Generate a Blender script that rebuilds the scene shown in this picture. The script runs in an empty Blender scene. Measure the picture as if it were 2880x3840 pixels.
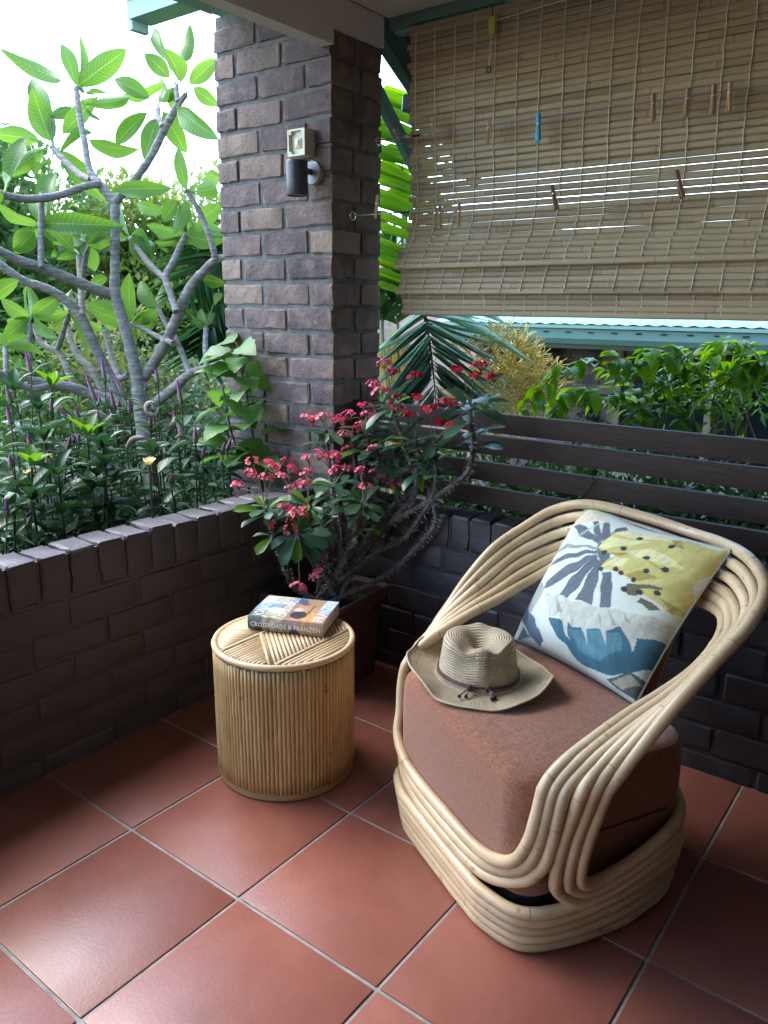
import bpy, bmesh, math, random
import numpy as np
from mathutils import Vector, Matrix, Quaternion
random.seed(7); RNG = np.random.default_rng(11)
R = math.radians
sc = bpy.context.scene
C = sc.collection

# ------------------------------------------------------------------ camera
cam = bpy.data.objects.new('camera', bpy.data.cameras.new('camera')); C.objects.link(cam)
cam.data.sensor_fit = 'HORIZONTAL'; cam.data.sensor_width = 36.0; cam.data.lens = 36.86
cam.data.clip_start = 0.02; cam.data.clip_end = 500
_p, _y, _r = R(-14.683), R(-37.175), R(0.514)
_f = Vector((math.sin(_y)*math.cos(_p), math.cos(_y)*math.cos(_p), math.sin(_p)))
_ri = Vector((math.cos(_y), -math.sin(_y), 0)); _u = _ri.cross(_f)
_r2 = _ri*math.cos(_r) + _u*math.sin(_r); _u2 = -_ri*math.sin(_r) + _u*math.cos(_r)
_m = Matrix((_r2, _u2, -_f)).transposed().to_4x4(); _m.translation = Vector((1.511, -0.969, 1.260))
cam.matrix_world = _m
sc.camera = cam
# ------------------------------------------------------------------ world, sun, exposure
SUN_EL, SUN_AZ = R(54), R(264)          # azimuth measured clockwise from +Y
world = bpy.data.worlds.new('World'); sc.world = world; world.use_nodes = True
nt = world.node_tree; bg = nt.nodes['Background']
sky = nt.nodes.new('ShaderNodeTexSky'); sky.sky_type = 'NISHITA'; sky.sun_disc = False
sky.sun_elevation = SUN_EL; sky.sun_rotation = SUN_AZ
sky.air_density = 1.0; sky.dust_density = 0.7; sky.ozone_density = 1.0; sky.altitude = 0
nt.links.new(sky.outputs[0], bg.inputs[0]); bg.inputs[1].default_value = 0.15
sl = bpy.data.lights.new('sun', 'SUN'); sl.energy = 0.8; sl.angle = R(45); sl.color = (1.0, 0.99, 0.98)
sun = bpy.data.objects.new('sun', sl); C.objects.link(sun)
sun.rotation_euler = Vector((-math.sin(SUN_AZ)*math.cos(SUN_EL), -math.cos(SUN_AZ)*math.cos(SUN_EL), -math.sin(SUN_EL))).to_track_quat('-Z', 'Y').to_euler()
vs = sc.view_settings; vs.view_transform = 'Standard'; vs.look = 'None'; vs.gamma = 1.0; vs.use_curve_mapping = False
vs.exposure = 3.05
sc.render.engine = 'CYCLES'
sc.cycles.use_denoising = True
sc.cycles.max_bounces = 8; sc.cycles.diffuse_bounces = 5; sc.cycles.transparent_max_bounces = 6

# ------------------------------------------------------------------ measured layout (metres)
FR_B=[[[-1.996,1.549,0.434,0.0464],[-2.021,1.565,0.585,0.0416],[-2.063,1.585,0.788,0.0404],[-2.084,1.592,0.9,0.0364],[-2.135,1.593,1.063,0.0325],[-2.188,1.591,1.226,0.0305],[-2.214,1.586,1.314,0.0297],[-2.227,1.607,1.453,0.0258],[-2.247,1.638,1.635,0.025],[-2.258,1.658,1.766,0.0256]],[[-2.26,1.658,1.769,0.0238],[-2.167,1.709,1.868,0.0214],[-2.078,1.763,1.986,0.0212],[-2.006,1.813,2.129,0.021],[-1.939,1.844,2.228,0.019],[-1.882,1.848,2.265,0.0137]],[[-2.008,1.797,2.126,0.0157],[-2.094,1.837,2.188,0.016],[-2.159,1.891,2.245,0.0137]],[[-1.924,1.833,2.236,0.0138],[-1.949,1.847,2.28,0.0125],[-1.968,1.865,2.317,0.0111]],[[-2.258,1.656,1.762,0.0252],[-2.341,1.644,1.848,0.0246],[-2.399,1.638,1.899,0.0218],[-2.449,1.644,1.965,0.019],[-2.503,1.667,2.095,0.0183],[-2.561,1.688,2.226,0.0176],[-2.616,1.717,2.376,0.014]],[[-2.425,1.637,1.891,0.0201],[-2.555,1.659,1.928,0.0205],[-2.707,1.678,2.006,0.019],[-2.856,1.702,2.095,0.0155]],[[-2.339,1.628,1.862,0.0198],[-2.33,1.523,1.836,0.0194],[-2.345,1.389,1.78,0.0208],[-2.383,1.247,1.752,0.0204],[-2.401,1.134,1.763,0.0183],[-2.377,1.059,1.796,0.0163]],[[-2.24,1.585,1.306,0.0305],[-2.262,1.495,1.334,0.0293],[-2.285,1.405,1.368,0.0277],[-2.299,1.321,1.401,0.0273],[-2.317,1.235,1.432,0.0258],[-2.344,1.141,1.462,0.0247],[-2.352,1.064,1.498,0.0225],[-2.358,0.989,1.54,0.0204]],[[-2.295,1.232,1.425,0.0171],[-2.338,1.269,1.544,0.0162],[-2.386,1.314,1.699,0.0152],[-2.421,1.349,1.793,0.0145]],[[-2.182,1.558,0.695,0.0332],[-2.246,1.537,0.879,0.0303],[-2.31,1.506,1.03,0.029],[-2.358,1.481,1.164,0.0288],[-2.397,1.446,1.246,0.0267],[-2.444,1.398,1.304,0.0247],[-2.486,1.345,1.339,0.0234],[-2.544,1.278,1.367,0.0225],[-2.58,1.232,1.409,0.0216],[-2.609,1.191,1.45,0.0204],[-2.643,1.146,1.491,0.0184]],[[-2.088,1.619,0.86,0.0309],[-2.019,1.653,0.953,0.0306],[-1.952,1.695,1.074,0.0288],[-1.895,1.734,1.207,0.0282],[-1.837,1.771,1.338,0.0261],[-1.767,1.802,1.416,0.024],[-1.694,1.828,1.475,0.0212],[-1.614,1.845,1.491,0.0174],[-1.552,1.846,1.496,0.0144]],[[-1.675,1.809,1.474,0.0174],[-1.688,1.808,1.54,0.0163],[-1.717,1.801,1.623,0.0152],[-1.751,1.789,1.705,0.0144],[-1.797,1.768,1.787,0.0129],[-1.809,1.753,1.806,0.0122]],[[-1.83,1.674,1.222,0.0191],[-1.901,1.7,1.308,0.0186],[-1.97,1.728,1.395,0.0188],[-1.988,1.789,1.463,0.0182],[-2.002,1.863,1.561,0.0176],[-2.023,1.917,1.617,0.0162]],[[-1.972,1.725,1.388,0.018],[-2.099,1.743,1.449,0.0183],[-2.225,1.769,1.527,0.0175],[-2.346,1.798,1.607,0.015]],[[-1.857,1.666,1.063,0.0156],[-2.035,1.704,1.093,0.0154],[-2.258,1.715,1.152,0.0134]],[[-1.767,1.685,0.912,0.0179],[-1.837,1.726,0.951,0.0174],[-1.943,1.761,1.057,0.0173],[-2.06,1.784,1.152,0.0156],[-2.166,1.815,1.241,0.0142]],[[-2.026,1.622,0.726,0.0309],[-1.943,1.638,0.781,0.029],[-1.861,1.653,0.834,0.0283],[-1.767,1.685,0.912,0.0242],[-1.656,1.717,0.95,0.0184],[-1.557,1.737,0.982,0.0138]],[[-1.645,1.698,0.947,0.0146],[-1.698,1.74,1.059,0.0148],[-1.737,1.784,1.144,0.0134]],[[-2.293,1.557,0.749,0.0336],[-2.34,1.467,0.785,0.0313],[-2.374,1.389,0.823,0.029],[-2.434,1.286,0.846,0.0248],[-2.494,1.187,0.879,0.0219]],[[-2.385,1.257,0.84,0.0189],[-2.395,1.183,0.833,0.0194],[-2.427,1.103,0.863,0.0202],[-2.443,1.042,0.913,0.0211],[-2.447,0.992,0.965,0.0215]],[[-2.513,1.235,0.871,0.016],[-2.541,1.266,1.029,0.0153],[-2.56,1.295,1.162,0.0137]],[[-2.414,1.422,0.818,0.0203],[-2.487,1.435,0.925,0.0197],[-2.561,1.436,0.999,0.019],[-2.662,1.406,1.043,0.0179],[-2.74,1.412,1.142,0.016]],[[-2.565,1.435,1.007,0.0166],[-2.557,1.469,1.091,0.0158],[-2.547,1.513,1.203,0.0142]],[[-2.36,1.577,0.766,0.0232],[-2.473,1.581,0.894,0.0222],[-2.577,1.573,0.961,0.0204],[-2.667,1.584,1.054,0.0185],[-2.735,1.607,1.132,0.0157]],[[-2.349,1.466,1.194,0.0199],[-2.443,1.536,1.328,0.0194],[-2.554,1.609,1.509,0.0166]],[[-2.422,1.536,1.38,0.017],[-2.381,1.529,1.46,0.016],[-2.337,1.527,1.549,0.0143]],[[-2.467,1.083,0.894,0.0162],[-2.505,1.114,0.978,0.0148],[-2.545,1.136,1.037,0.0134]],[[-2.232,1.646,0.88,0.0198],[-2.311,1.644,0.86,0.0184],[-2.387,1.668,0.91,0.0182],[-2.47,1.7,1.001,0.0172],[-2.563,1.734,1.122,0.0149]]]
FR_L=[[-2.621,1.717,2.387,-2.693,1.712,2.615,0.0776],[-2.612,1.724,2.387,-2.658,1.828,2.614,0.0554],[-2.611,1.722,2.38,-2.335,1.856,2.547,0.1108],[-2.611,1.722,2.38,-2.575,1.737,2.344,0.0148],[-2.601,1.746,2.349,-2.703,1.864,2.552,0.049],[-2.879,1.806,2.465,-3.275,1.716,2.632,0.0812],[-2.875,1.701,2.136,-2.952,1.659,2.383,0.1276],[-2.903,1.718,2.174,-3.151,1.779,2.536,0.101],[-2.903,1.723,2.267,-2.876,1.849,2.35,0.0658],[-2.924,1.664,2.136,-3.048,1.449,2.165,0.089],[-2.932,1.596,2.144,-2.847,1.382,1.891,0.0918],[-2.926,1.677,2.102,-3.167,1.578,1.962,0.0854],[-2.989,1.662,2.081,-3.224,1.642,1.971,0.0626],[-2.886,1.733,2.26,-2.866,1.712,2.147,0.0232],[-2.879,1.75,2.097,-2.767,1.945,1.838,0.1096],[-2.612,1.841,2.349,-2.842,1.737,2.17,0.0908],[-2.615,1.758,2.299,-2.293,1.874,2.306,0.0598],[-2.621,1.772,2.357,-2.625,1.91,2.391,0.0314],[-2.557,1.726,2.266,-2.473,1.769,2.206,0.0252],[-2.599,1.788,2.158,-2.831,1.73,2.124,0.0544],[-2.566,1.734,2.115,-2.269,1.799,2.023,0.0934],[-2.201,1.875,2.294,-2.328,1.746,2.393,0.0792],[-2.2,1.973,2.391,-2.472,1.873,2.321,0.0656],[-2.207,1.93,2.278,-2.336,2.025,2.47,0.0642],[-2.247,1.886,2.237,-2.446,1.788,2.08,0.0818],[-2.154,1.879,2.196,-2.134,1.762,1.991,0.09],[-2.154,1.917,2.236,-2.107,2.019,2.042,0.0906],[-2.004,1.852,2.361,-2.079,1.764,2.465,0.0764],[-2.057,1.881,2.453,-2.209,1.952,2.625,0.056],[-1.911,1.846,2.324,-1.912,1.788,2.469,0.0926],[-1.968,1.904,2.438,-2.041,2.04,2.624,0.066],[-1.876,1.87,2.318,-1.743,1.941,2.423,0.0754],[-1.858,1.878,2.301,-1.786,1.971,2.222,0.0652],[-1.924,1.822,2.203,-1.629,1.858,2.028,0.093],[-2.004,1.858,2.302,-2.022,1.878,2.206,0.0418],[-1.955,1.864,2.208,-1.99,1.88,2.137,0.046],[-1.975,1.857,2.311,-2.05,1.845,2.25,0.0486],[-1.806,1.755,1.807,-1.831,1.736,2.006,0.0604],[-1.905,1.75,1.823,-2.221,1.643,1.832,0.0764],[-1.769,1.78,1.797,-1.594,1.814,1.814,0.0856],[-1.788,1.776,1.75,-1.839,1.834,1.847,0.0482],[-1.999,1.86,1.782,-2.099,1.815,1.679,0.072],[-2.127,1.876,1.734,-2.363,1.846,1.789,0.0664],[-1.968,1.885,1.786,-1.998,1.808,1.622,0.0828],[-1.999,1.923,1.779,-2.013,1.928,1.628,0.0482],[-1.737,1.92,1.755,-1.901,1.899,1.675,0.0844],[-1.979,1.887,1.62,-1.909,2.086,1.67,0.0802],[-1.971,1.889,1.609,-1.746,1.917,1.568,0.0802],[-2.027,1.917,1.628,-2.273,1.88,1.686,0.0738],[-2.031,1.91,1.613,-2.24,1.857,1.54,0.096],[-2.402,1.313,1.64,-2.552,1.391,1.828,0.0834],[-2.393,1.322,1.647,-2.019,1.471,1.633,0.0972],[-2.409,1.308,1.64,-2.496,1.137,1.717,0.0834],[-2.412,1.301,1.626,-2.427,1.183,1.498,0.0972],[-2.381,1.329,1.64,-2.337,1.459,1.541,0.0902],[-2.379,1.321,1.613,-2.343,1.304,1.479,0.0624],[-2.527,1.425,1.675,-2.664,1.554,1.993,0.0974],[-2.799,1.585,2.002,-2.825,1.546,1.944,0.0604],[-2.353,1.798,1.619,-2.492,1.886,1.814,0.053],[-2.347,1.802,1.619,-2.121,1.822,1.555,0.0908],[-2.342,1.803,1.612,-2.198,1.814,1.51,0.0982],[-2.354,1.794,1.612,-2.544,1.797,1.664,0.0604],[-2.342,1.529,1.566,-2.26,1.621,1.657,0.0864],[-2.342,1.529,1.566,-2.348,1.502,1.498,0.0504],[-2.348,1.524,1.566,-2.563,1.512,1.629,0.0648],[-1.954,1.945,1.543,-2.091,1.961,1.515,0.059],[-1.984,2.051,1.936,-2.002,2.163,1.923,0.059],[-2.319,1.09,1.759,-2.428,1.174,1.869,0.052],[-2.32,1.092,1.765,-2.366,1.045,1.727,0.0586],[-2.568,1.299,1.192,-2.603,1.167,1.264,0.0764],[-2.563,1.305,1.199,-2.677,1.333,1.348,0.0688],[-2.56,1.308,1.199,-2.405,1.389,1.289,0.084],[-2.556,1.308,1.192,-2.498,1.487,1.207,0.061],[-2.553,1.311,1.192,-2.32,1.326,1.094,0.084],[-2.57,1.295,1.184,-2.77,1.252,1.121,0.0688],[-2.567,1.298,1.184,-2.61,1.164,1.075,0.084],[-2.614,1.329,1.191,-2.721,1.42,1.32,0.0696],[-2.545,1.137,1.041,-2.464,1.22,1.107,0.0596],[-2.542,1.139,1.041,-2.302,1.18,1.006,0.0746],[-2.548,1.135,1.041,-2.615,1.11,1.12,0.067],[-2.547,1.513,1.203,-2.505,1.601,0.979,0.087],[-2.548,1.514,1.207,-2.749,1.516,1.283,0.0632],[-2.552,1.513,1.214,-2.662,1.603,1.346,0.0554],[-2.55,1.51,1.199,-2.593,1.449,1.114,0.0632],[-2.267,1.713,1.164,-2.289,1.713,1.414,0.087],[-2.27,1.711,1.164,-2.379,1.518,1.224,0.095],[-2.316,1.738,1.155,-2.595,1.698,1.285,0.08],[-2.263,1.715,1.164,-2.248,1.875,1.217,0.0712],[-2.263,1.715,1.16,-2.313,1.776,1.068,0.0554],[-2.166,1.815,1.241,-2.291,1.768,1.386,0.087],[-2.167,1.816,1.249,-2.234,1.934,1.367,0.0712],[-2.211,1.844,1.237,-2.379,1.795,1.081,0.104],[-2.165,1.813,1.234,-2.21,1.756,1.164,0.0632],[-2.561,1.734,1.118,-2.64,1.687,1.157,0.0496],[-2.562,1.736,1.126,-2.584,1.859,1.156,0.0662],[-2.554,1.609,1.509,-2.784,1.598,1.612,0.0712],[-2.555,1.609,1.513,-2.645,1.538,1.504,0.0474],[-2.337,1.527,1.549,-2.233,1.619,1.591,0.083],[-2.334,1.528,1.546,-2.375,1.585,1.418,0.0754],[-2.341,1.525,1.553,-2.473,1.584,1.642,0.0528],[-2.504,1.741,1.403,-2.575,1.674,1.363,0.0566],[-1.737,1.784,1.144,-1.786,1.779,1.244,0.0448],[-1.737,1.784,1.144,-1.799,1.895,1.23,0.0448],[-1.736,1.782,1.137,-1.795,1.754,1.186,0.0372],[-1.885,1.765,1.229,-1.917,1.855,1.184,0.0528],[-2.02,1.92,1.617,-2.069,1.959,1.457,0.0696],[-2.02,1.92,1.617,-2.163,1.911,1.525,0.0618],[-2.302,1.766,1.603,-2.177,1.811,1.453,0.0938],[-2.093,1.001,1.361,-2.077,0.856,1.276,0.0728],[-2.332,1.283,1.585,-2.363,1.35,1.466,0.0718],[-2.369,1.259,1.599,-2.433,1.179,1.501,0.0932],[-1.922,1.91,1.363,-1.995,1.84,1.318,0.054],[-1.84,1.854,1.397,-1.732,1.924,1.362,0.0678],[-1.685,1.799,1.267,-1.724,1.913,1.311,0.0516]]
CT_S=[[[-0.252,0.851,0.338,0.0105],[-0.249,0.823,0.398,0.0097],[-0.244,0.793,0.452,0.009],[-0.258,0.766,0.554,0.0083],[-0.261,0.741,0.639,0.0075]],[[-0.146,0.929,0.328,0.0105],[-0.156,0.876,0.432,0.0095],[-0.175,0.814,0.526,0.0085],[-0.148,0.767,0.561,0.0075]],[[-0.153,0.937,0.371,0.0105],[-0.168,0.924,0.502,0.0095],[-0.182,0.892,0.573,0.0085],[-0.186,0.863,0.63,0.0075]],[[-0.134,0.966,0.413,0.0105],[-0.148,0.976,0.606,0.009],[-0.153,0.959,0.693,0.0075]],[[-0.145,0.936,0.35,0.0105],[-0.092,0.966,0.489,0.0095],[-0.055,0.972,0.594,0.0085],[-0.032,0.953,0.651,0.0075]],[[-0.129,0.952,0.36,0.0105],[-0.049,1.034,0.447,0.0099],[0.036,1.1,0.51,0.0093],[0.13,1.1,0.648,0.0087],[0.152,1.1,0.736,0.0081],[0.132,1.1,0.833,0.0075]],[[-0.148,0.939,0.365,0.0105],[-0.102,0.996,0.469,0.0101],[-0.015,1.077,0.551,0.0096],[0.13,1.1,0.648,0.0092],[0.22,1.1,0.719,0.0088],[0.271,1.1,0.768,0.0084],[0.282,1.1,0.855,0.0079],[0.262,1.1,0.976,0.0075]],[[-0.121,0.941,0.308,0.0105],[-0.018,1.039,0.367,0.01],[0.07,1.1,0.466,0.0095],[0.151,1.1,0.57,0.009],[0.146,1.1,0.634,0.0085],[0.106,1.1,0.73,0.008],[0.065,1.1,0.844,0.0075]],[[-0.09,0.999,0.414,0.0105],[-0.058,1.089,0.513,0.01],[0.041,1.1,0.623,0.0095],[0.078,1.1,0.699,0.009],[0.044,1.1,0.775,0.0085],[0.003,1.1,0.867,0.008],[-0.037,1.1,0.953,0.0075]],[[-0.116,0.979,0.413,0.0105],[-0.145,1.066,0.617,0.009],[-0.193,1.1,0.786,0.0075]],[[-0.11,0.988,0.424,0.0105],[-0.102,1.1,0.589,0.0095],[-0.082,1.1,0.716,0.0085],[-0.093,1.1,0.808,0.0075]],[[-0.195,0.919,0.412,0.0105],[-0.277,0.923,0.51,0.009],[-0.336,0.941,0.599,0.0075]],[[-0.138,0.962,0.413,0.0105],[-0.199,1.01,0.562,0.0095],[-0.257,1.053,0.688,0.0085],[-0.302,1.08,0.838,0.0075]],[[-0.164,0.951,0.439,0.0105],[-0.185,1.061,0.583,0.0095],[-0.138,1.1,0.753,0.0085],[-0.131,1.1,0.864,0.0075]],[[-0.104,0.997,0.44,0.0105],[-0.026,1.1,0.601,0.0097],[0.066,1.1,0.676,0.009],[0.07,1.1,0.747,0.0083],[-0.007,1.1,0.715,0.0075]]]
CT_F=[[-0.354,0.716,0.696,0],[-0.329,0.758,0.769,0],[-0.251,0.74,0.771,0],[-0.272,0.795,0.75,0],[-0.414,1.0,0.722,11],[-0.294,0.724,0.742,0],[-0.401,0.969,0.677,11],[-0.38,0.995,0.629,11],[-0.231,0.72,0.585,0],[-0.177,0.746,0.642,1],[-0.112,0.743,0.64,1],[-0.142,0.763,0.613,1],[-0.384,1.08,0.876,12],[-0.361,1.08,0.869,12],[-0.316,1.08,0.882,12],[-0.219,1.07,0.884,12],[-0.249,0.921,0.717,2],[-0.167,0.85,0.786,2],[-0.197,0.929,0.782,3],[-0.167,0.975,0.773,3],[-0.287,1.08,0.8,12],[-0.191,1.07,0.784,9],[-0.205,1.07,0.835,9],[-0.114,1.07,0.931,13],[-0.104,1.07,0.908,13],[-0.077,0.998,0.735,4],[-0.113,0.928,0.744,3],[-0.16,1.041,0.723,3],[-0.007,0.936,0.7,4],[-0.059,1.07,0.718,14],[-0.073,1.07,0.798,10],[-0.081,1.07,1.012,8],[-0.055,1.07,0.99,8],[-0.042,1.07,1.079,8],[-0.01,1.07,1.055,8],[0.02,1.07,0.98,8],[0.011,1.07,0.949,8],[0.078,1.07,1.047,8],[0.104,1.07,0.984,7],[0.142,1.07,0.95,5],[0.062,1.07,0.925,7],[0.173,1.07,0.915,5],[0.212,1.07,0.975,6],[0.232,1.07,0.903,5],[0.248,1.07,1.076,6],[0.32,1.07,1.092,6],[0.305,1.07,1.063,6],[0.359,1.07,1.062,6],[-0.171,0.822,0.712,2],[0.009,1.07,0.684,14],[-0.089,0.712,0.415,1],[-0.09,0.795,0.432,1],[-0.177,0.773,0.567,1],[-0.185,1.08,0.899,13],[-0.135,1.07,0.867,9],[-0.245,0.732,0.732,0],[-0.336,0.927,0.715,11]]
PEG_U=[[-0.244,1.375,1.857,-0.21,1.375,1.806],[-0.085,1.375,1.861,-0.074,1.375,1.799],[0.134,1.375,1.83,0.132,1.375,1.761],[0.652,1.375,1.831,0.656,1.375,1.762],[0.746,1.375,1.832,0.745,1.375,1.761],[0.813,1.375,1.83,0.815,1.375,1.76],[0.853,1.375,1.831,0.857,1.375,1.761]]
PEG_L=[[0.032,1.235,1.571,0.034,1.235,1.501],[0.048,1.235,1.57,0.056,1.235,1.5],[0.121,1.235,1.57,0.122,1.235,1.501],[0.43,1.235,1.597,0.449,1.235,1.533],[0.78,1.235,1.606,0.803,1.235,1.538],[-0.199,1.235,1.616,-0.208,1.235,1.543]]
BLUE=[0.304,1.375,1.825,0.307,1.375,1.746]
PF=[[[-0.795,2.34,1.255],[-0.677,2.222,1.215],[-0.597,2.132,1.152],[-0.537,2.078,1.047],[-0.509,2.064,0.94],[-0.493,2.062,0.818]],[[-1.086,2.48,0.774],[-1.191,2.534,1.181],[-1.178,2.497,1.432],[-1.062,2.401,1.661],[-0.896,2.35,1.913],[-0.668,2.309,2.051]],[[-1.073,2.49,0.774],[-1.184,2.604,1.181],[-1.212,2.619,1.488],[-1.242,2.68,1.743],[-1.154,2.68,1.931],[-1.058,2.649,2.013]],[[-1.125,2.577,0.763],[-1.151,2.66,1.076],[-1.149,2.6,1.284],[-1.139,2.374,1.364],[-1.136,2.101,1.316]],[[-1.112,2.587,0.763],[-1.121,2.683,1.076],[-0.914,2.629,1.225],[-0.582,2.481,1.192],[-0.276,2.419,1.088],[-0.146,2.366,1.021]],[[-1.103,2.593,0.763],[-1.097,2.812,1.02],[-1.001,2.956,1.234],[-0.825,2.977,1.289],[-0.629,2.963,1.187]],[[-1.228,2.624,0.751],[-1.568,2.689,1.338],[-1.809,2.463,1.6],[-1.905,2.108,1.531],[-1.96,1.876,1.349]],[[-1.228,2.624,0.751],[-1.586,2.621,1.173],[-1.809,2.375,1.333],[-1.932,2.116,1.224],[-1.946,1.909,1.02]],[[-1.073,2.49,0.774],[-1.157,2.526,1.079],[-1.2,2.595,1.386],[-1.112,2.596,1.583],[-0.933,2.484,1.615]]]
PT=[[[-1.077,2.544,0.554],[-1.133,2.587,0.815],[-1.207,2.617,1.075]],[[-1.056,2.56,0.554],[-1.112,2.604,0.815],[-1.181,2.646,1.102]],[[-1.039,2.574,0.554],[-1.082,2.627,0.815],[-1.134,2.673,1.076]],[[-1.013,2.593,0.555],[-1.048,2.653,0.816],[-1.086,2.7,1.051]],[[-1.086,2.538,0.554],[-1.155,2.571,0.814],[-1.228,2.593,1.049]],[[-1.026,2.583,0.554],[-1.065,2.64,0.815],[-1.112,2.689,1.076]],[[-0.82,2.74,0.557],[-0.867,2.807,0.87],[-0.915,2.857,1.131]]]
PX=[[-1.228,2.477,2.275,-0.742,2.469,2.115],[-1.219,2.465,2.218,-0.727,2.461,2.057],[-1.209,2.454,2.161,-0.712,2.453,1.999],[-1.2,2.442,2.104,-0.697,2.445,1.942],[-1.19,2.431,2.047,-0.682,2.438,1.884],[-1.181,2.419,1.99,-0.668,2.43,1.827],[-1.171,2.407,1.933,-0.653,2.422,1.769],[-1.162,2.396,1.876,-0.638,2.415,1.711],[-1.152,2.384,1.82,-0.623,2.407,1.654],[-1.143,2.373,1.763,-0.608,2.399,1.596],[-1.134,2.361,1.706,-0.593,2.392,1.539],[-1.124,2.35,1.649,-0.579,2.384,1.481],[-1.115,2.338,1.592,-0.564,2.376,1.423],[-1.105,2.326,1.535,-0.549,2.368,1.366],[-1.096,2.315,1.478,-0.534,2.361,1.308],[-1.086,2.303,1.421,-0.519,2.353,1.251],[-1.077,2.292,1.364,-0.504,2.345,1.193]]
FI=[[[0.422,2.299,0.691],[0.363,2.212,0.956],[0.287,1.989,1.046],[0.223,1.805,1.029],[0.169,1.65,0.88]],[[0.422,2.299,0.691],[0.371,2.134,0.899],[0.326,1.981,0.934],[0.24,1.853,0.938],[0.232,1.757,0.863]],[[0.475,2.339,0.692],[0.471,2.282,0.92],[0.44,2.16,1.014],[0.35,2.048,1.082]],[[0.527,2.379,0.692],[0.557,2.359,0.958],[0.503,2.221,1.057],[0.444,2.126,1.101]],[[0.58,2.419,0.693],[0.605,2.337,0.975],[0.558,2.209,1.09],[0.53,2.124,1.092]],[[0.632,2.459,0.693],[0.648,2.353,0.927],[0.749,2.331,1.021],[0.815,2.326,1.049]],[[0.632,2.459,0.693],[0.667,2.447,0.972],[0.732,2.411,1.107],[0.672,2.31,1.133],[0.649,2.216,1.1]],[[0.761,2.433,0.712],[0.774,2.398,0.97],[0.801,2.324,1.078],[0.757,2.244,1.132]],[[0.506,2.239,0.709],[0.483,2.078,0.864],[0.46,2.001,0.882],[0.457,1.857,0.844]],[[0.608,2.317,0.71],[0.592,2.106,0.895],[0.539,2.007,0.912],[0.511,1.919,0.906]],[[0.735,2.289,0.728],[0.711,2.197,0.896],[0.674,2.113,0.925],[0.648,2.008,0.862]],[[0.834,2.365,0.729],[0.784,2.25,0.891],[0.748,2.181,0.96],[0.731,2.099,0.948]],[[0.863,2.511,0.713],[0.844,2.451,0.97],[0.841,2.351,1.067],[0.811,2.272,1.092]],[[0.34,1.988,0.724],[0.296,1.879,0.886],[0.293,1.813,0.892],[0.286,1.736,0.87],[0.274,1.657,0.854]],[[0.353,2.122,0.707],[0.34,2.037,0.874],[0.298,1.976,0.981],[0.255,1.891,1.02]],[[0.527,2.379,0.692],[0.475,2.36,0.953],[0.45,2.288,0.988],[0.433,2.13,0.942]],[[0.711,2.52,0.694],[0.708,2.517,0.892],[0.771,2.522,0.96],[0.842,2.453,0.982]]]
PC=[[[-0.444,2.528,0.622],[-0.487,2.565,0.836],[-0.515,2.576,0.931]],[[-0.432,2.537,0.623],[-0.452,2.6,0.86],[-0.472,2.624,0.979]],[[-0.424,2.543,0.623],[-0.413,2.622,0.837],[-0.401,2.654,0.908]],[[-0.444,2.528,0.622],[-0.522,2.531,0.812],[-0.554,2.546,0.93]],[[-0.428,2.54,0.623],[-0.411,2.603,0.775],[-0.37,2.647,0.813]]]
HB=[[-0.573,1.033,0.519],[-0.632,1.055,0.72],[-0.686,1.075,0.904],[-0.729,1.087,1.039],[-0.754,1.095,1.122]]
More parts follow.
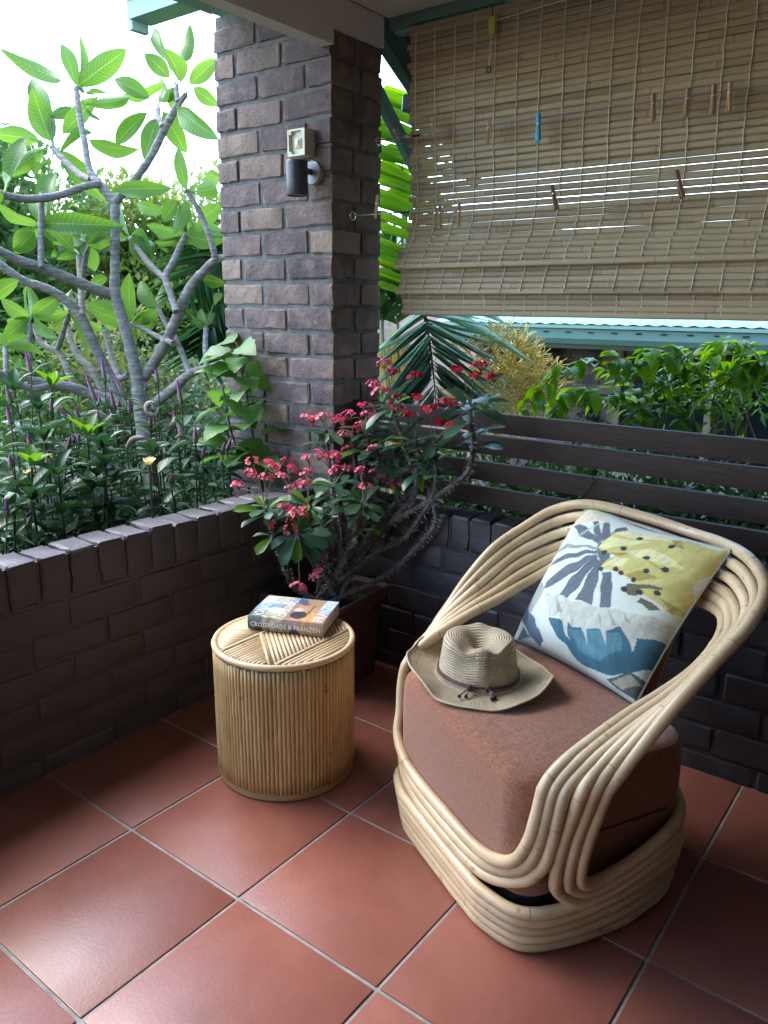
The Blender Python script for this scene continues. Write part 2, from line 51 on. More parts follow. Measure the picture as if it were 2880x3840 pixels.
PRINT=[[[0.62,0.5,0.36],[[0.005,0.847],[-0.005,0.988],[0.005,1.012],[0.142,0.983],[0.272,0.963],[0.339,0.948],[0.228,0.911],[0.06,0.836]]],[[0.5,0.55,0.38],[[-0.0,0.926],[0.005,1.012],[0.142,0.983],[0.233,0.964],[0.114,0.949],[0.043,0.885]]],[[0.115,0.135,0.155],[[0.389,0.77],[0.403,0.792],[0.204,0.843],[0.105,0.854],[0.065,0.828],[0.183,0.783],[0.303,0.768]]],[[0.115,0.135,0.155],[[0.371,0.782],[0.414,0.804],[0.298,0.88],[0.25,0.909],[0.215,0.894],[0.289,0.834]]],[[0.115,0.135,0.155],[[0.411,0.794],[0.432,0.827],[0.347,0.929],[0.326,0.939],[0.292,0.925],[0.345,0.851]]],[[0.115,0.135,0.155],[[0.429,0.809],[0.456,0.826],[0.477,0.933],[0.441,0.948],[0.396,0.918],[0.404,0.869]]],[[0.115,0.135,0.155],[[0.409,0.725],[0.428,0.71],[0.329,0.654],[0.138,0.552],[0.06,0.506],[0.088,0.562],[0.232,0.648]]],[[0.115,0.135,0.155],[[0.423,0.703],[0.45,0.691],[0.355,0.539],[0.244,0.426],[0.156,0.364],[0.152,0.419],[0.28,0.575]]],[[0.115,0.135,0.155],[[0.436,0.682],[0.481,0.672],[0.44,0.455],[0.403,0.36],[0.327,0.366],[0.364,0.525]]],[[0.115,0.135,0.155],[[0.473,0.669],[0.505,0.671],[0.563,0.503],[0.589,0.391],[0.472,0.383],[0.468,0.546]]],[[0.115,0.135,0.155],[[0.546,0.609],[0.588,0.629],[0.663,0.541],[0.706,0.426],[0.645,0.405],[0.584,0.528]]],[[0.115,0.135,0.155],[[0.396,0.729],[0.389,0.77],[0.429,0.809],[0.498,0.746],[0.545,0.66],[0.542,0.607],[0.481,0.672]]],[[0.24,0.28,0.24],[[0.403,0.749],[0.414,0.731],[0.252,0.695],[0.1,0.64],[0.045,0.594],[0.059,0.654],[0.145,0.7],[0.286,0.719]]],[[0.5,0.44,0.16],[[0.403,0.749],[0.42,0.823],[0.411,0.88],[0.477,0.933],[0.629,0.942],[0.785,0.97],[0.976,0.976],[0.997,1.013],[1.005,0.916],[0.991,0.779],[0.995,0.686],[1.011,0.573],[0.988,0.547],[0.905,0.562],[0.79,0.583],[0.798,0.61],[0.724,0.632],[0.661,0.634],[0.516,0.633],[0.512,0.682],[0.558,0.724],[0.48,0.731]]],[[0.62,0.58,0.3],[[0.408,0.755],[0.427,0.842],[0.533,0.875],[0.676,0.896],[0.554,0.815],[0.466,0.753]]],[[0.62,0.58,0.3],[[0.416,0.873],[0.474,0.924],[0.646,0.943],[0.79,0.964],[0.653,0.905]]],[[0.62,0.58,0.3],[[0.58,0.774],[0.697,0.862],[0.842,0.83],[0.931,0.813],[0.802,0.776]]],[[0.62,0.58,0.3],[[0.519,0.642],[0.563,0.717],[0.646,0.754],[0.638,0.684]]],[[0.33,0.26,0.07],[[0.743,0.763],[0.842,0.765],[0.857,0.755],[0.766,0.755]]],[[0.33,0.26,0.07],[[0.734,0.962],[0.79,0.964],[0.847,0.911],[0.784,0.922]]],[[0.33,0.26,0.07],[[0.664,0.644],[0.736,0.695],[0.848,0.703],[0.777,0.644]]],[[0.33,0.26,0.07],[[0.484,0.724],[0.624,0.788],[0.583,0.741]]],[[0.33,0.26,0.07],[[0.901,0.593],[0.995,0.598],[0.986,0.55]]],[[0.13,0.12,0.08],[[0.712,0.569],[0.723,0.607],[0.901,0.658],[0.892,0.634],[0.809,0.606],[0.807,0.556],[0.755,0.544]]],[[0.13,0.12,0.08],[[0.822,0.52],[0.832,0.557],[0.934,0.541],[0.888,0.51]]],[[0.05,0.13,0.17],[[0.311,0.216],[0.459,0.229],[0.579,0.245],[0.811,0.347],[0.894,0.341],[1.011,0.381],[1.017,0.255],[0.968,0.171],[0.849,0.078],[0.76,0.043],[0.601,0.047],[0.491,0.105],[0.355,0.166]]],[[0.09,0.2,0.235],[[0.499,0.201],[0.704,0.273],[0.821,0.317],[0.863,0.224],[0.758,0.104],[0.607,0.113]]],[[0.48,0.48,0.4],[[0.179,0.354],[0.317,0.223],[0.408,0.244],[0.533,0.134],[0.475,0.236],[0.525,0.221],[0.579,0.245],[0.658,0.155],[0.618,0.244],[0.714,0.286],[0.783,0.222],[0.742,0.299],[0.811,0.347],[0.928,0.246],[0.894,0.341],[1.003,0.381],[0.995,0.484],[0.933,0.491],[0.78,0.436],[0.596,0.394],[0.439,0.366],[0.364,0.372],[0.272,0.353]]],[[0.3,0.3,0.24],[[0.436,0.355],[0.528,0.232],[0.512,0.234]]],[[0.3,0.3,0.24],[[0.656,0.375],[0.692,0.355],[0.717,0.288]]],[[0.3,0.3,0.24],[[0.791,0.432],[0.856,0.4],[0.824,0.395]]],[[0.3,0.3,0.24],[[0.31,0.359],[0.41,0.272],[0.386,0.262]]],[[0.3,0.3,0.24],[[0.686,0.414],[0.786,0.344],[0.765,0.335]]],[[0.1,0.12,0.1],[[0.814,0.034],[0.939,0.149],[1.052,0.12],[1.02,0.009],[0.942,0.02]]],[[0.34,0.33,0.25],[[0.853,0.045],[0.941,0.132],[1.003,0.103],[0.933,0.033]]],[[0.09,0.13,0.17],[[0.009,0.175],[0.031,0.236],[0.129,0.198],[0.269,0.112],[0.309,0.053],[0.272,0.019],[0.055,0.124]]],[[0.12,0.17,0.2],[[-0.046,0.019],[-0.012,0.096],[0.015,0.151],[0.029,0.069],[0.012,-0.001]]],[[0.12,0.17,0.2],[[0.05,0.007],[0.104,0.083],[0.201,0.048],[0.138,0.019]]],[[0.3,0.32,0.29],[[0.161,0.372],[0.138,0.184],[0.022,0.232],[0.041,0.326],[0.077,0.408]]],["spots",[[0.594,0.903],[0.777,0.913],[0.56,0.792],[0.718,0.787],[0.85,0.766],[0.766,0.707],[0.607,0.648],[0.647,0.642],[0.745,0.64],[0.721,0.562],[0.812,0.583],[0.889,0.613],[0.525,0.626],[0.472,0.729]]]]
SPK=[[-0.953,0.585,1.017,-0.917,0.592,0.917],[-0.967,0.683,0.953,-0.955,0.685,0.891],[-1.065,0.359,0.982,-1.056,0.364,0.937],[-0.955,0.296,0.931,-0.946,0.3,0.883],[-1.036,0.494,0.93,-1.038,0.491,0.887],[-0.948,0.962,0.969,-0.931,0.962,0.891],[-0.996,0.776,0.908,-0.995,0.777,0.87],[-0.775,0.805,0.883,-0.776,0.807,0.851],[-0.84,0.749,0.86,-0.843,0.749,0.828],[-0.782,0.398,0.841,-0.791,0.392,0.805],[-0.864,0.462,0.833,-0.864,0.469,0.813],[-0.851,0.472,0.833,-0.856,0.472,0.803],[-0.728,0.172,0.819,-0.73,0.175,0.794],[-0.775,0.386,0.792,-0.782,0.389,0.775],[-0.62,0.092,0.721,-0.621,0.089,0.677],[-0.628,0.775,0.844,-0.628,0.772,0.797],[-1.104,0.561,0.899,-1.073,0.581,0.848],[-1.147,0.652,0.878,-1.144,0.658,0.851],[-1.174,0.77,0.907,-1.176,0.771,0.873],[-1.113,0.812,0.893,-1.118,0.815,0.874],[-1.045,0.729,0.879,-1.036,0.733,0.829],[-1.105,0.984,1.001,-1.098,0.986,0.955],[-1.126,0.95,0.949,-1.132,0.953,0.933],[-0.79,0.268,0.862,-0.792,0.272,0.836],[-1.191,0.805,1.049,-1.176,0.801,0.966],[-1.326,0.581,1.077,-1.309,0.582,1.002],[-1.062,0.76,1.011,-1.015,0.777,0.916],[-0.546,0.88,0.777,-0.541,0.885,0.743],[-0.514,0.908,0.789,-0.518,0.906,0.754],[-0.405,0.79,0.773,-0.404,0.795,0.746],[-0.527,0.148,0.678,-0.533,0.15,0.658],[-0.39,0.649,0.702,-0.392,0.653,0.68],[-0.735,0.294,0.815,-0.74,0.294,0.784],[-0.907,0.572,0.87,-0.909,0.578,0.855]]
GRD=[[-0.721,0.231,0.787],[-0.844,0.349,0.836],[-0.783,0.461,0.839],[-0.796,0.513,0.831],[-0.475,0.386,0.692],[-1.143,0.424,0.966],[-1.091,0.531,0.973],[-0.971,0.409,0.916],[-0.479,0.19,0.696],[-0.484,0.07,0.737],[-0.693,0.455,0.813],[-0.607,0.438,0.759],[-0.647,0.278,0.76],[-0.504,0.033,0.67],[-0.621,0.626,0.771],[-0.459,0.131,0.666]]
CURL=[[[-0.831,0.761,0.877],[-0.852,0.749,0.888],[-0.857,0.752,0.91],[-0.845,0.764,0.918],[-0.835,0.765,0.899]],[[-0.816,0.764,0.849],[-0.789,0.781,0.839],[-0.769,0.801,0.855],[-0.771,0.805,0.872]],[[-0.766,0.803,0.855],[-0.751,0.807,0.833],[-0.745,0.805,0.811],[-0.759,0.79,0.8]],[[-0.816,0.733,0.755],[-0.805,0.747,0.775],[-0.774,0.772,0.78]],[[-0.766,0.771,0.756],[-0.747,0.793,0.778],[-0.746,0.801,0.8]],[[-0.891,0.679,0.765],[-0.877,0.699,0.793],[-0.848,0.723,0.799]],[[-1.023,0.616,0.878],[-0.997,0.638,0.883],[-0.967,0.656,0.87]],[[-0.991,0.63,0.847],[-0.964,0.652,0.853],[-0.943,0.663,0.837]],[[-0.703,0.834,0.801],[-0.697,0.845,0.823],[-0.712,0.836,0.831]],[[-0.829,0.757,0.86],[-0.807,0.777,0.869],[-0.784,0.793,0.866]],[[-0.714,0.789,0.69],[-0.693,0.799,0.673],[-0.674,0.821,0.696]],[[-0.927,0.688,0.876],[-0.911,0.695,0.859],[-0.912,0.687,0.837]]]
ROSE=[[-0.526,0.505,0.774],[-0.771,0.245,0.748],[-1.301,0.527,0.853],[-0.835,0.67,0.807]]
# ------------------------------------------------------------------ helpers
WL = {}
def V(*a): return Vector(a if len(a) > 1 else a[0])
def tag(o, label=None, cat=None, group=None, kind=None):
    if label: o['label'] = label
    if cat: o['category'] = cat
    if group: o['group'] = group
    if kind: o['kind'] = kind
    return o
def thing(name, label, cat, loc=(0, 0, 0), group=None):
    o = bpy.data.objects.new(name, None); C.objects.link(o); o.location = loc; o.empty_display_size = 0.05
    WL[o.name] = Vector(loc); return tag(o, label, cat, group)
def inst(name, me, parent=None, mtx=None):
    """one object that shares mesh data; mtx is its world matrix"""
    o = bpy.data.objects.new(name, me); C.objects.link(o)
    mtx = mtx or Matrix()
    if parent is not None:
        o.parent = parent; mtx = Matrix.Translation(-WL[parent.name]) @ mtx
    o.matrix_basis = mtx
    return o
class MB:
    def __init__(s): s.v = []; s.f = []; s.uv = None; s.c = None; s.mi = []
    def add(s, vs, fs, m=0):
        b = len(s.v); s.v += [tuple(p) for p in vs]; s.f += [tuple(i+b for i in q) for q in fs]; s.mi += [m]*len(fs)
        return s
    def box(s, lo, hi, mtx=None, m=0):
        x0, y0, z0 = lo; x1, y1, z1 = hi
        vs = [Vector(p) for p in ((x0,y0,z0),(x1,y0,z0),(x1,y1,z0),(x0,y1,z0),(x0,y0,z1),(x1,y0,z1),(x1,y1,z1),(x0,y1,z1))]
        if mtx: vs = [mtx @ p for p in vs]
        return s.add(vs, [(3,2,1,0),(4,5,6,7),(0,1,5,4),(1,2,6,5),(2,3,7,6),(3,0,4,7)], m)
    def tube(s, pts, rad, n=8, closed=False, cap=True, m=0):
        P = [Vector(p[:3]) for p in pts]; k = len(P)
        rr = [rad]*k if isinstance(rad, (int, float)) else list(rad)
        T = []
        for i in range(k):
            a = P[(i-1) % k] if (closed or i > 0) else P[i]; b = P[(i+1) % k] if (closed or i < k-1) else P[i]
            t = b-a; T.append(t.normalized() if t.length > 1e-9 else Vector((0,0,1)))
        u = T[0].orthogonal().normalized(); fr = []
        for i in range(k):
            if i: u = T[i-1].rotation_difference(T[i]) @ u
            u = (u - T[i]*u.dot(T[i])).normalized(); fr.append(u.copy())
        tw = 0
        if closed:
            u2 = T[-1].rotation_difference(T[0]) @ fr[-1]
            tw = math.atan2(u2.cross(fr[0]).dot(T[0]), u2.dot(fr[0]))
        vs = []
        for i in range(k):
            w = T[i].cross(fr[i]); a0 = tw*i/k
            for j in range(n):
                a = a0 + 2*math.pi*j/n
                vs.append(P[i] + (fr[i]*math.cos(a) + w*math.sin(a))*rr[i])
        fs = [(i*n+j, i*n+(j+1) % n, ((i+1) % k)*n+(j+1) % n, ((i+1) % k)*n+j) for i in range(k if closed else k-1) for j in range(n)]
        if cap and not closed:
            fs.append(tuple(range(n-1, -1, -1))); fs.append(tuple((k-1)*n+j for j in range(n)))
        return s.add(vs, fs, m)
    def lathe(s, prof, cen=(0,0,0), n=32, m=0):
        k = len(prof); vs = [(cen[0]+r*math.cos(2*math.pi*j/n), cen[1]+r*math.sin(2*math.pi*j/n), cen[2]+z) for r, z in prof for j in range(n)]
        return s.add(vs, [(i*n+j, i*n+(j+1) % n, (i+1)*n+(j+1) % n, (i+1)*n+j) for i in range(k-1) for j in range(n)], m)
    def mesh(s, name, mats, org=(0,0,0), smooth=True, ang=None):
        me = bpy.data.meshes.new(name); o = Vector(org)
        me.from_pydata([Vector(p)-o for p in s.v], [], s.f)
        for mt in (mats if isinstance(mats, (list, tuple)) else [mats]): me.materials.append(mt)
        if any(s.mi): me.polygons.foreach_set('material_index', s.mi)
        if smooth:
            me.polygons.foreach_set('use_smooth', [True]*len(me.polygons))
            if ang: me.set_sharp_from_angle(angle=R(ang))
        me.update(); return me
    def build(s, name, mats, parent=None, org=None, smooth=True, ang=40):
        org = Vector(org) if org is not None else (WL[parent.name] if parent is not None else Vector((0,0,0)))
        me = s.mesh(name, mats, org, smooth, ang)
        o = inst(name, me, parent, Matrix.Translation(org)); WL[o.name] = org
        return o
def bevel_box(name, size, mat, bev=.004, seg=2, jit=0, seed=0, sub=0, smooth=True):
    bm = bmesh.new(); bmesh.ops.create_cube(bm, size=1)
    for v in bm.verts: v.co = Vector((v.co.x*size[0], v.co.y*size[1], v.co.z*size[2]))
    if sub: bmesh.ops.subdivide_edges(bm, edges=[e for e in bm.edges if e.calc_length() > .09], cuts=sub)
    r = random.Random(seed)
    if bev: bmesh.ops.bevel(bm, geom=[e for e in bm.edges if len(e.link_faces) == 2 and e.calc_face_angle() > .5], offset=bev, segments=seg, affect='EDGES', profile=.6)
    if jit:
        for v in bm.verts: v.co += Vector((r.uniform(-1,1), r.uniform(-1,1), r.uniform(-1,1)))*jit
    me = bpy.data.meshes.new(name); bm.to_mesh(me); bm.free(); me.materials.append(mat)
    if smooth:
        me.polygons.foreach_set('use_smooth', [True]*len(me.polygons)); me.set_sharp_from_angle(angle=R(19))
    return me
def spline(pts, n=8, closed=False):
    """Catmull-Rom; any number of components"""
    P = [np.array(p, float) for p in pts]; k = len(P); out = []
    for i in range(k if closed else k-1):
        p1, p2 = P[i], P[(i+1) % k]
        p0 = P[i-1] if (closed or i > 0) else p1*2-p2
        p3 = P[(i+2) % k] if (closed or i+2 < k) else p2*2-p1
        for j in range(n):
            t = j/n
            out.append(.5*((2*p1)+(p2-p0)*t+(2*p0-5*p1+4*p2-p3)*t*t+(3*p1-p0-3*p2+p3)*t**3))
    if not closed: out.append(P[-1])
    return out
def frame(B, T, width, up=None, roll=0.0, zs=None):
    """matrix taking the unit leaf (along +Y, width along X) onto base B, tip T"""
    B, T = Vector(B), Vector(T); y = T-B; L = y.length; y.normalize()
    up = Vector(up) if up is not None else Vector((0,0,1))
    x = y.cross(up)
    if x.length < 1e-3: x = y.orthogonal()
    x.normalize(); z = x.cross(y)
    if roll:
        q = Quaternion(y, roll); x = q @ x; z = q @ z
    zz = zs if zs else L
    m = Matrix((x*width, y*L, z*zz)).transposed().to_4x4(); m.translation = B
    return m
def leaf_mesh(name, mat, prof, fold=.25, droop=.15, n=8, wave=0., pet=0., seed=0):
    r = random.Random(seed); vs = []; uv = []
    for i in range(n+1):
        t = i/n; w = prof(t)*.5; z = -droop*t*t + .04*math.sin(3.1*t)
        wl = wave*math.sin(t*9+seed); wr = wave*math.sin(t*8+2+seed)
        for k, (x, dz) in enumerate(((-w, fold*w+wl*w), (0, 0), (w, fold*w+wr*w))):
            vs.append((x, t, z+dz*.6)); uv.append((.5+.5*(k-1), t))
    fs = []
    for i in range(n):
        a = i*3; fs += [(a, a+1, a+4, a+3), (a+1, a+2, a+5, a+4)]
    if pet:
        b = len(vs); vs += [(-.012, -pet, 0.0), (.012, -pet, 0.0), (.012, .02, 0.01), (-.012, .02, .01)]; uv += [(.5, 0)]*4; fs.append((b, b+1, b+2, b+3))
    me = bpy.data.meshes.new(name); me.from_pydata(vs, [], fs); me.materials.append(mat)
    ul = me.uv_layers.new(name='UVMap')
    for p in me.polygons:
        for li in p.loop_indices: ul.data[li].uv = uv[me.loops[li].vertex_index]
    me.polygons.foreach_set('use_smooth', [True]*len(me.polygons)); me.update(); return me
def foliage_np(name, mat, P, D, L, W, parent, kind='stuff', fold=.25):
    """one mesh of many small folded leaves; P base, D direction (n,3), L, W (n,)"""
    n = len(P); D = D/np.linalg.norm(D, axis=1)[:, None]
    u = RNG.normal(size=(n,3))*.7+np.array([0,0,1.]); X = np.cross(D, u); X /= np.linalg.norm(X, axis=1)[:, None]+1e-9
    Z = np.cross(X, D)
    org = np.array(WL[parent.name]); P = P-org
    L = L[:, None]; W = W[:, None]
    a = P; t = P+D*L-Z*L*.12; m1 = P+D*L*.45
    l = m1-X*W*.5+Z*W*fold; r = m1+X*W*.5+Z*W*fold; m = m1+Z*L*.03
    vs = np.stack([a, l, t, r, m], 1).reshape(-1, 3)
    b = (np.arange(n)*5)[:, None]
    fs = np.concatenate([b+np.array([0,4,1]), b+np.array([4,2,1]), b+np.array([0,3,4]), b+np.array([4,3,2])], 1).reshape(-1, 3)
    me = bpy.data.meshes.new(name); me.vertices.add(len(vs)); me.vertices.foreach_set('co', vs.ravel())
    me.loops.add(fs.size); me.loops.foreach_set('vertex_index', fs.ravel().astype(np.int32))
    me.polygons.add(len(fs)); me.polygons.foreach_set('loop_start', (np.arange(len(fs))*3).astype(np.int32))
    ra = me.attributes.new('rnd', 'FLOAT', 'POINT'); ra.data.foreach_set('value', np.repeat(RNG.random(n), 5).astype(np.float32))
    me.materials.append(mat); me.update(calc_edges=True)
    o = inst(name, me, parent, Matrix.Translation(WL[parent.name]))
    if kind: o['kind'] = kind
    return o
# ------------------------------------------------------------------ materials
class NT:
    def __init__(s, name):
        s.m = bpy.data.materials.new(name); s.m.use_nodes = True; s.t = s.m.node_tree; s.b = s.t.nodes['Principled BSDF']; s.out = s.t.nodes['Material Output']
    def n(s, t, **k):
        x = s.t.nodes.new('ShaderNode'+t)
        for a, v in k.items():
            if a.startswith('i_'):
                key = a[2:]; key = int(key) if key.isdigit() else key.replace('_', ' '); s.set(x.inputs[key], v)
            else: setattr(x, a, v)
        return x
    def set(s, inp, v):
        if isinstance(v, bpy.types.NodeSocket): s.t.links.new(v, inp)
        else: inp.default_value = v
    def ramp(s, fac, stops):
        x = s.n('ValToRGB'); s.set(x.inputs[0], fac); e = x.color_ramp.elements
        while len(e) < len(stops): e.new(.5)
        for i, (p, c) in enumerate(stops): e[i].position = p; e[i].color = (c[0], c[1], c[2], 1)
        return x.outputs[0]
    def noise(s, vec=None, scale=5, detail=4, rough=.55, w=None):
        x = s.n('TexNoise'); x.inputs['Scale'].default_value = scale; x.inputs['Detail'].default_value = detail; x.inputs['Roughness'].default_value = rough
        if vec is not None: s.t.links.new(vec, x.inputs['Vector'])
        if w is not None: x.noise_dimensions = '4D'; s.set(x.inputs['W'], w)
        return x.outputs['Fac']
    def mix(s, fac, a, b, blend='MIX'):
        x = s.n('Mix', data_type='RGBA', blend_type=blend); s.set(x.inputs[0], fac)
        s.set(x.inputs[6], a if isinstance(a, bpy.types.NodeSocket) else (*a[:3], 1)); s.set(x.inputs[7], b if isinstance(b, bpy.types.NodeSocket) else (*b[:3], 1))
        return x.outputs[2]
    def math(s, op, a, b=0.0, c=None):
        x = s.n('Math', operation=op); s.set(x.inputs[0], a); s.set(x.inputs[1], b)
        if c is not None: s.set(x.inputs[2], c)
        return x.outputs[0]
    def mapping(s, vec, scale=(1,1,1), loc=(0,0,0), rot=(0,0,0)):
        x = s.n('Mapping'); s.t.links.new(vec, x.inputs[0]); x.inputs['Scale'].default_value = scale; s.set(x.inputs['Location'], loc); x.inputs['Rotation'].default_value = rot
        return x.outputs[0]
    def bump(s, h, strength=.3, dist=.002, prev=None):
        x = s.n('Bump'); x.inputs['Strength'].default_value = strength; x.inputs['Distance'].default_value = dist; s.t.links.new(h, x.inputs['Height'])
        if prev is not None: s.t.links.new(prev, x.inputs['Normal'])
        s.t.links.new(x.outputs[0], s.b.inputs['Normal']); return x.outputs[0]
    def base(s, col, rough=.6, spec=.5):
        s.set(s.b.inputs['Base Color'], col if isinstance(col, bpy.types.NodeSocket) else (*col[:3], 1)); s.set(s.b.inputs['Roughness'], rough); s.b.inputs['Specular IOR Level'].default_value = spec
        return s
    @property
    def obj(s): return s.n('TexCoord').outputs['Object']
    @property
    def uv(s): return s.n('TexCoord').outputs['UV']
    @property
    def pos(s): return s.n('NewGeometry').outputs['Position']
    @property
    def rnd(s): return s.n('ObjectInfo').outputs['Random']
def simple(name, c1, c2=None, scale=30, rough=.6, bump=.0, dist=.001, spec=.5, metal=0, stretch=(1,1,1), objvar=0.0, bscale=None):
    s = NT(name); v = s.mapping(s.pos, stretch); nz = s.noise(v, scale, 5)
    col = s.ramp(nz, [(.3, c1), (.7, c2 or c1)])
    if objvar:
        h = s.n('HueSaturation'); s.set(h.inputs['Color'], col); s.set(h.inputs['Value'], s.math('MULTIPLY_ADD', s.rnd, objvar*2, 1-objvar)); col = h.outputs[0]
    s.base(col, rough, spec); s.b.inputs['Metallic'].default_value = metal
    if bump: s.bump(s.noise(v, bscale or scale*2, 6), bump, dist)
    return s.m
def leafmat(name, c1, c2, trans=.35, rough=.4, veins=0, tcol=None, attr=False, rib=None):
    s = NT(name)
    if attr: rn = s.n('Attribute', attribute_name='rnd').outputs['Fac']
    else: rn = s.rnd
    nz = s.noise(s.pos, 9, 3)
    f = s.math('ADD', s.math('MULTIPLY', rn, .75), s.math('MULTIPLY', nz, .3))
    col = s.ramp(f, [(.12, c1), (.95, c2)])
    if veins:
        uv = s.uv; sp = s.n('SeparateXYZ'); s.t.links.new(uv, sp.inputs[0])
        ax = s.math('ABSOLUTE', s.math('SUBTRACT', sp.outputs[0], .5))
        ph = s.math('MULTIPLY', s.math('SUBTRACT', sp.outputs[1], s.math('MULTIPLY', ax, .28)), veins*6.283)
        w = s.math('POWER', s.math('MULTIPLY_ADD', s.math('SINE', ph), .5, .5), 14.0)
        mid = s.math('LESS_THAN', ax, .022)
        vv = s.math('MAXIMUM', s.math('MULTIPLY', w, .5), mid)
        col = s.mix(s.math('MULTIPLY', vv, .33), col, rib or (.35, .42, .16))
        s.bump(w, .35, .002)
    s.base(col, rough, .28)
    tr = s.n('BsdfTranslucent'); hsv = s.n('HueSaturation'); s.set(hsv.inputs['Color'], col); hsv.inputs['Value'].default_value = 1.8; hsv.inputs['Saturation'].default_value = 1.1; hsv.inputs['Hue'].default_value = .485
    s.t.links.new(hsv.outputs[0], tr.inputs[0])
    mx = s.n('MixShader'); mx.inputs[0].default_value = trans
    s.t.links.new(s.b.outputs[0], mx.inputs[1]); s.t.links.new(tr.outputs[0], mx.inputs[2]); s.t.links.new(mx.outputs[0], s.out.inputs[0])
    return s.m
def vcolmat(name, rough=.7, bump=0., bscale=900, spec=.3, sheen=0, dist=.0006):
    s = NT(name); a = s.n('VertexColor', layer_name='print').outputs[0]
    nz = s.noise(s.obj, 60, 4); col = s.mix(.18, a, s.ramp(nz, [(.3, (.35,.35,.35)), (.7, (.7,.7,.7))]), 'OVERLAY')
    s.base(col, rough, spec)
    if bump: s.bump(s.noise(s.obj, bscale, 2), bump, dist)
    return s.m
# ================================================================== materials of the place
def m_tile():
    s = NT('terracotta_tile'); o = s.pos; rn = s.rnd
    n1 = s.noise(o, 4.5, 6, .65, w=s.math('MULTIPLY', rn, 19.0)); n2 = s.noise(o, 24, 6, .7)
    col = s.ramp(n1, [(.3, (.205,.070,.047)), (.55, (.275,.097,.065)), (.75, (.33,.128,.088))])
    col = s.mix(s.math('MULTIPLY', n2, .4), col, (.165,.056,.042))
    h = s.n('HueSaturation'); s.set(h.inputs['Color'], col); s.set(h.inputs['Value'], s.math('MULTIPLY_ADD', rn, .34, .88)); 
    spk = s.math('GREATER_THAN', s.noise(o, 190, 2), .73)
    col = s.mix(s.math('MULTIPLY', spk, .35), h.outputs[0], (.05,.02,.015))
    s.base(col, s.math('MULTIPLY_ADD', s.noise(o, 7, 4), .2, .23), .55)
    b = s.bump(s.noise(o, 130, 3, .6), .26, .0014); s.bump(s.noise(o, 9, 3), .12, .004, b)
    return s.m
def m_pillar_brick(name='pillar_brick'):
    s = NT(name); rn = s.rnd; g = s.n('TexCoord').outputs['Generated']; p = s.pos
    c = s.ramp(rn, [(0, (.07,.055,.06)), (.22, (.115,.088,.09)), (.42, (.17,.125,.115)), (.58, (.085,.066,.068)), (.72, (.23,.17,.135)), (.86, (.135,.10,.10)), (1, (.34,.26,.19))])
    n1 = s.noise(p, 14, 5); n2 = s.noise(p, 75, 6, .75)
    c = s.mix(s.ramp(n1, [(.50,(0,0,0)),(.72,(.9,.9,.9))]), c, (.24,.175,.14))
    c = s.mix(s.ramp(n2, [(.30,(.85,.85,.85)),(.46,(0,0,0))]), c, (.045,.035,.035)); c = s.mix(s.ramp(s.noise(p, 42, 4), [(.62,(0,0,0)),(.72,(.6,.6,.6))]), c, (.27,.215,.18))
    # worn pale arrises
    sp = s.n('SeparateXYZ'); s.t.links.new(g, sp.inputs[0])
    e = s.math('MAXIMUM', s.math('ABSOLUTE', s.math('SUBTRACT', sp.outputs[0], .5)), s.math('ABSOLUTE', s.math('SUBTRACT', sp.outputs[2], .5)))
    e = s.math('ADD', e, s.math('MULTIPLY', s.math('SUBTRACT', n1, .5), .25))
    c = s.mix(s.ramp(e, [(.43,(0,0,0)),(.52,(.6,.6,.6))]), c, (.27,.20,.155))
    s.base(c, .75, .35)
    vor = s.n('TexVoronoi'); s.t.links.new(p, vor.inputs['Vector']); vor.inputs['Scale'].default_value = 75
    pit = s.ramp(vor.outputs['Distance'], [(.05,(0,0,0)),(.25,(1,1,1))])
    b = s.bump(pit, .4, .004); b = s.bump(n2, .9, .005, b); s.bump(s.noise(p, 22, 4), .7, .010, b)
    return s.m
def m_painted_brick(name, c1, c2, rough):
    s = NT(name); p = s.pos; n1 = s.noise(p, 9, 5); n2 = s.noise(p, 120, 5, .65)
    c = s.ramp(n1, [(.3, c1), (.7, c2)])
    s.base(c, s.math('MULTIPLY_ADD', n1, .25, rough), .5)
    b = s.bump(n2, .4, .0022); s.bump(s.noise(p, 26, 4), .5, .006, b)
    return s.m
M_tile = m_tile()
M_grout = simple('tile_grout', (.20,.19,.18), (.40,.385,.36), 16, .85, .5, .002)
M_pbrick = m_pillar_brick()
M_mortar = simple('grey_mortar', (.10,.10,.102), (.175,.175,.175), 45, .9, .9, .004)
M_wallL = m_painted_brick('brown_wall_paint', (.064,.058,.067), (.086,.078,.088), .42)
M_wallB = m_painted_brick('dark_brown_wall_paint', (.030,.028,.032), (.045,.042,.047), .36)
M_cream = simple('cream_beam_paint', (.60,.59,.57), (.66,.65,.63), 8, .5, .15, .001)
M_ceil = simple('ceiling_paint', (.50,.485,.46), (.56,.54,.515), 6, .6, .1, .001)
M_green = simple('green_steel_paint', (.10,.20,.175), (.13,.235,.205), 6, .35, .05, .001)
M_greenlt = simple('pale_green_steel_paint', (.19,.34,.29), (.22,.38,.33), 6, .35, .05, .001)
M_slat = simple('stained_timber', (.020,.0135,.011), (.046,.031,.025), 7, .7, .35, .0012, spec=.25, stretch=(2,40,40), bscale=14)
M_dark = simple('black_shadow_board', (.012,.012,.012), (.02,.02,.02), 8, .8)
M_steel = simple('zinc_steel', (.55,.55,.56), (.65,.65,.66), 30, .3, metal=1)
M_blacksteel = simple('black_steel', (.02,.02,.022), (.03,.03,.03), 30, .35, metal=.6)
M_wire = simple('line_wire', (.16,.18,.24), (.22,.24,.3), 30, .45)
M_cordw = simple('blind_cord', (.62,.58,.50), (.74,.70,.62), 80, .8)
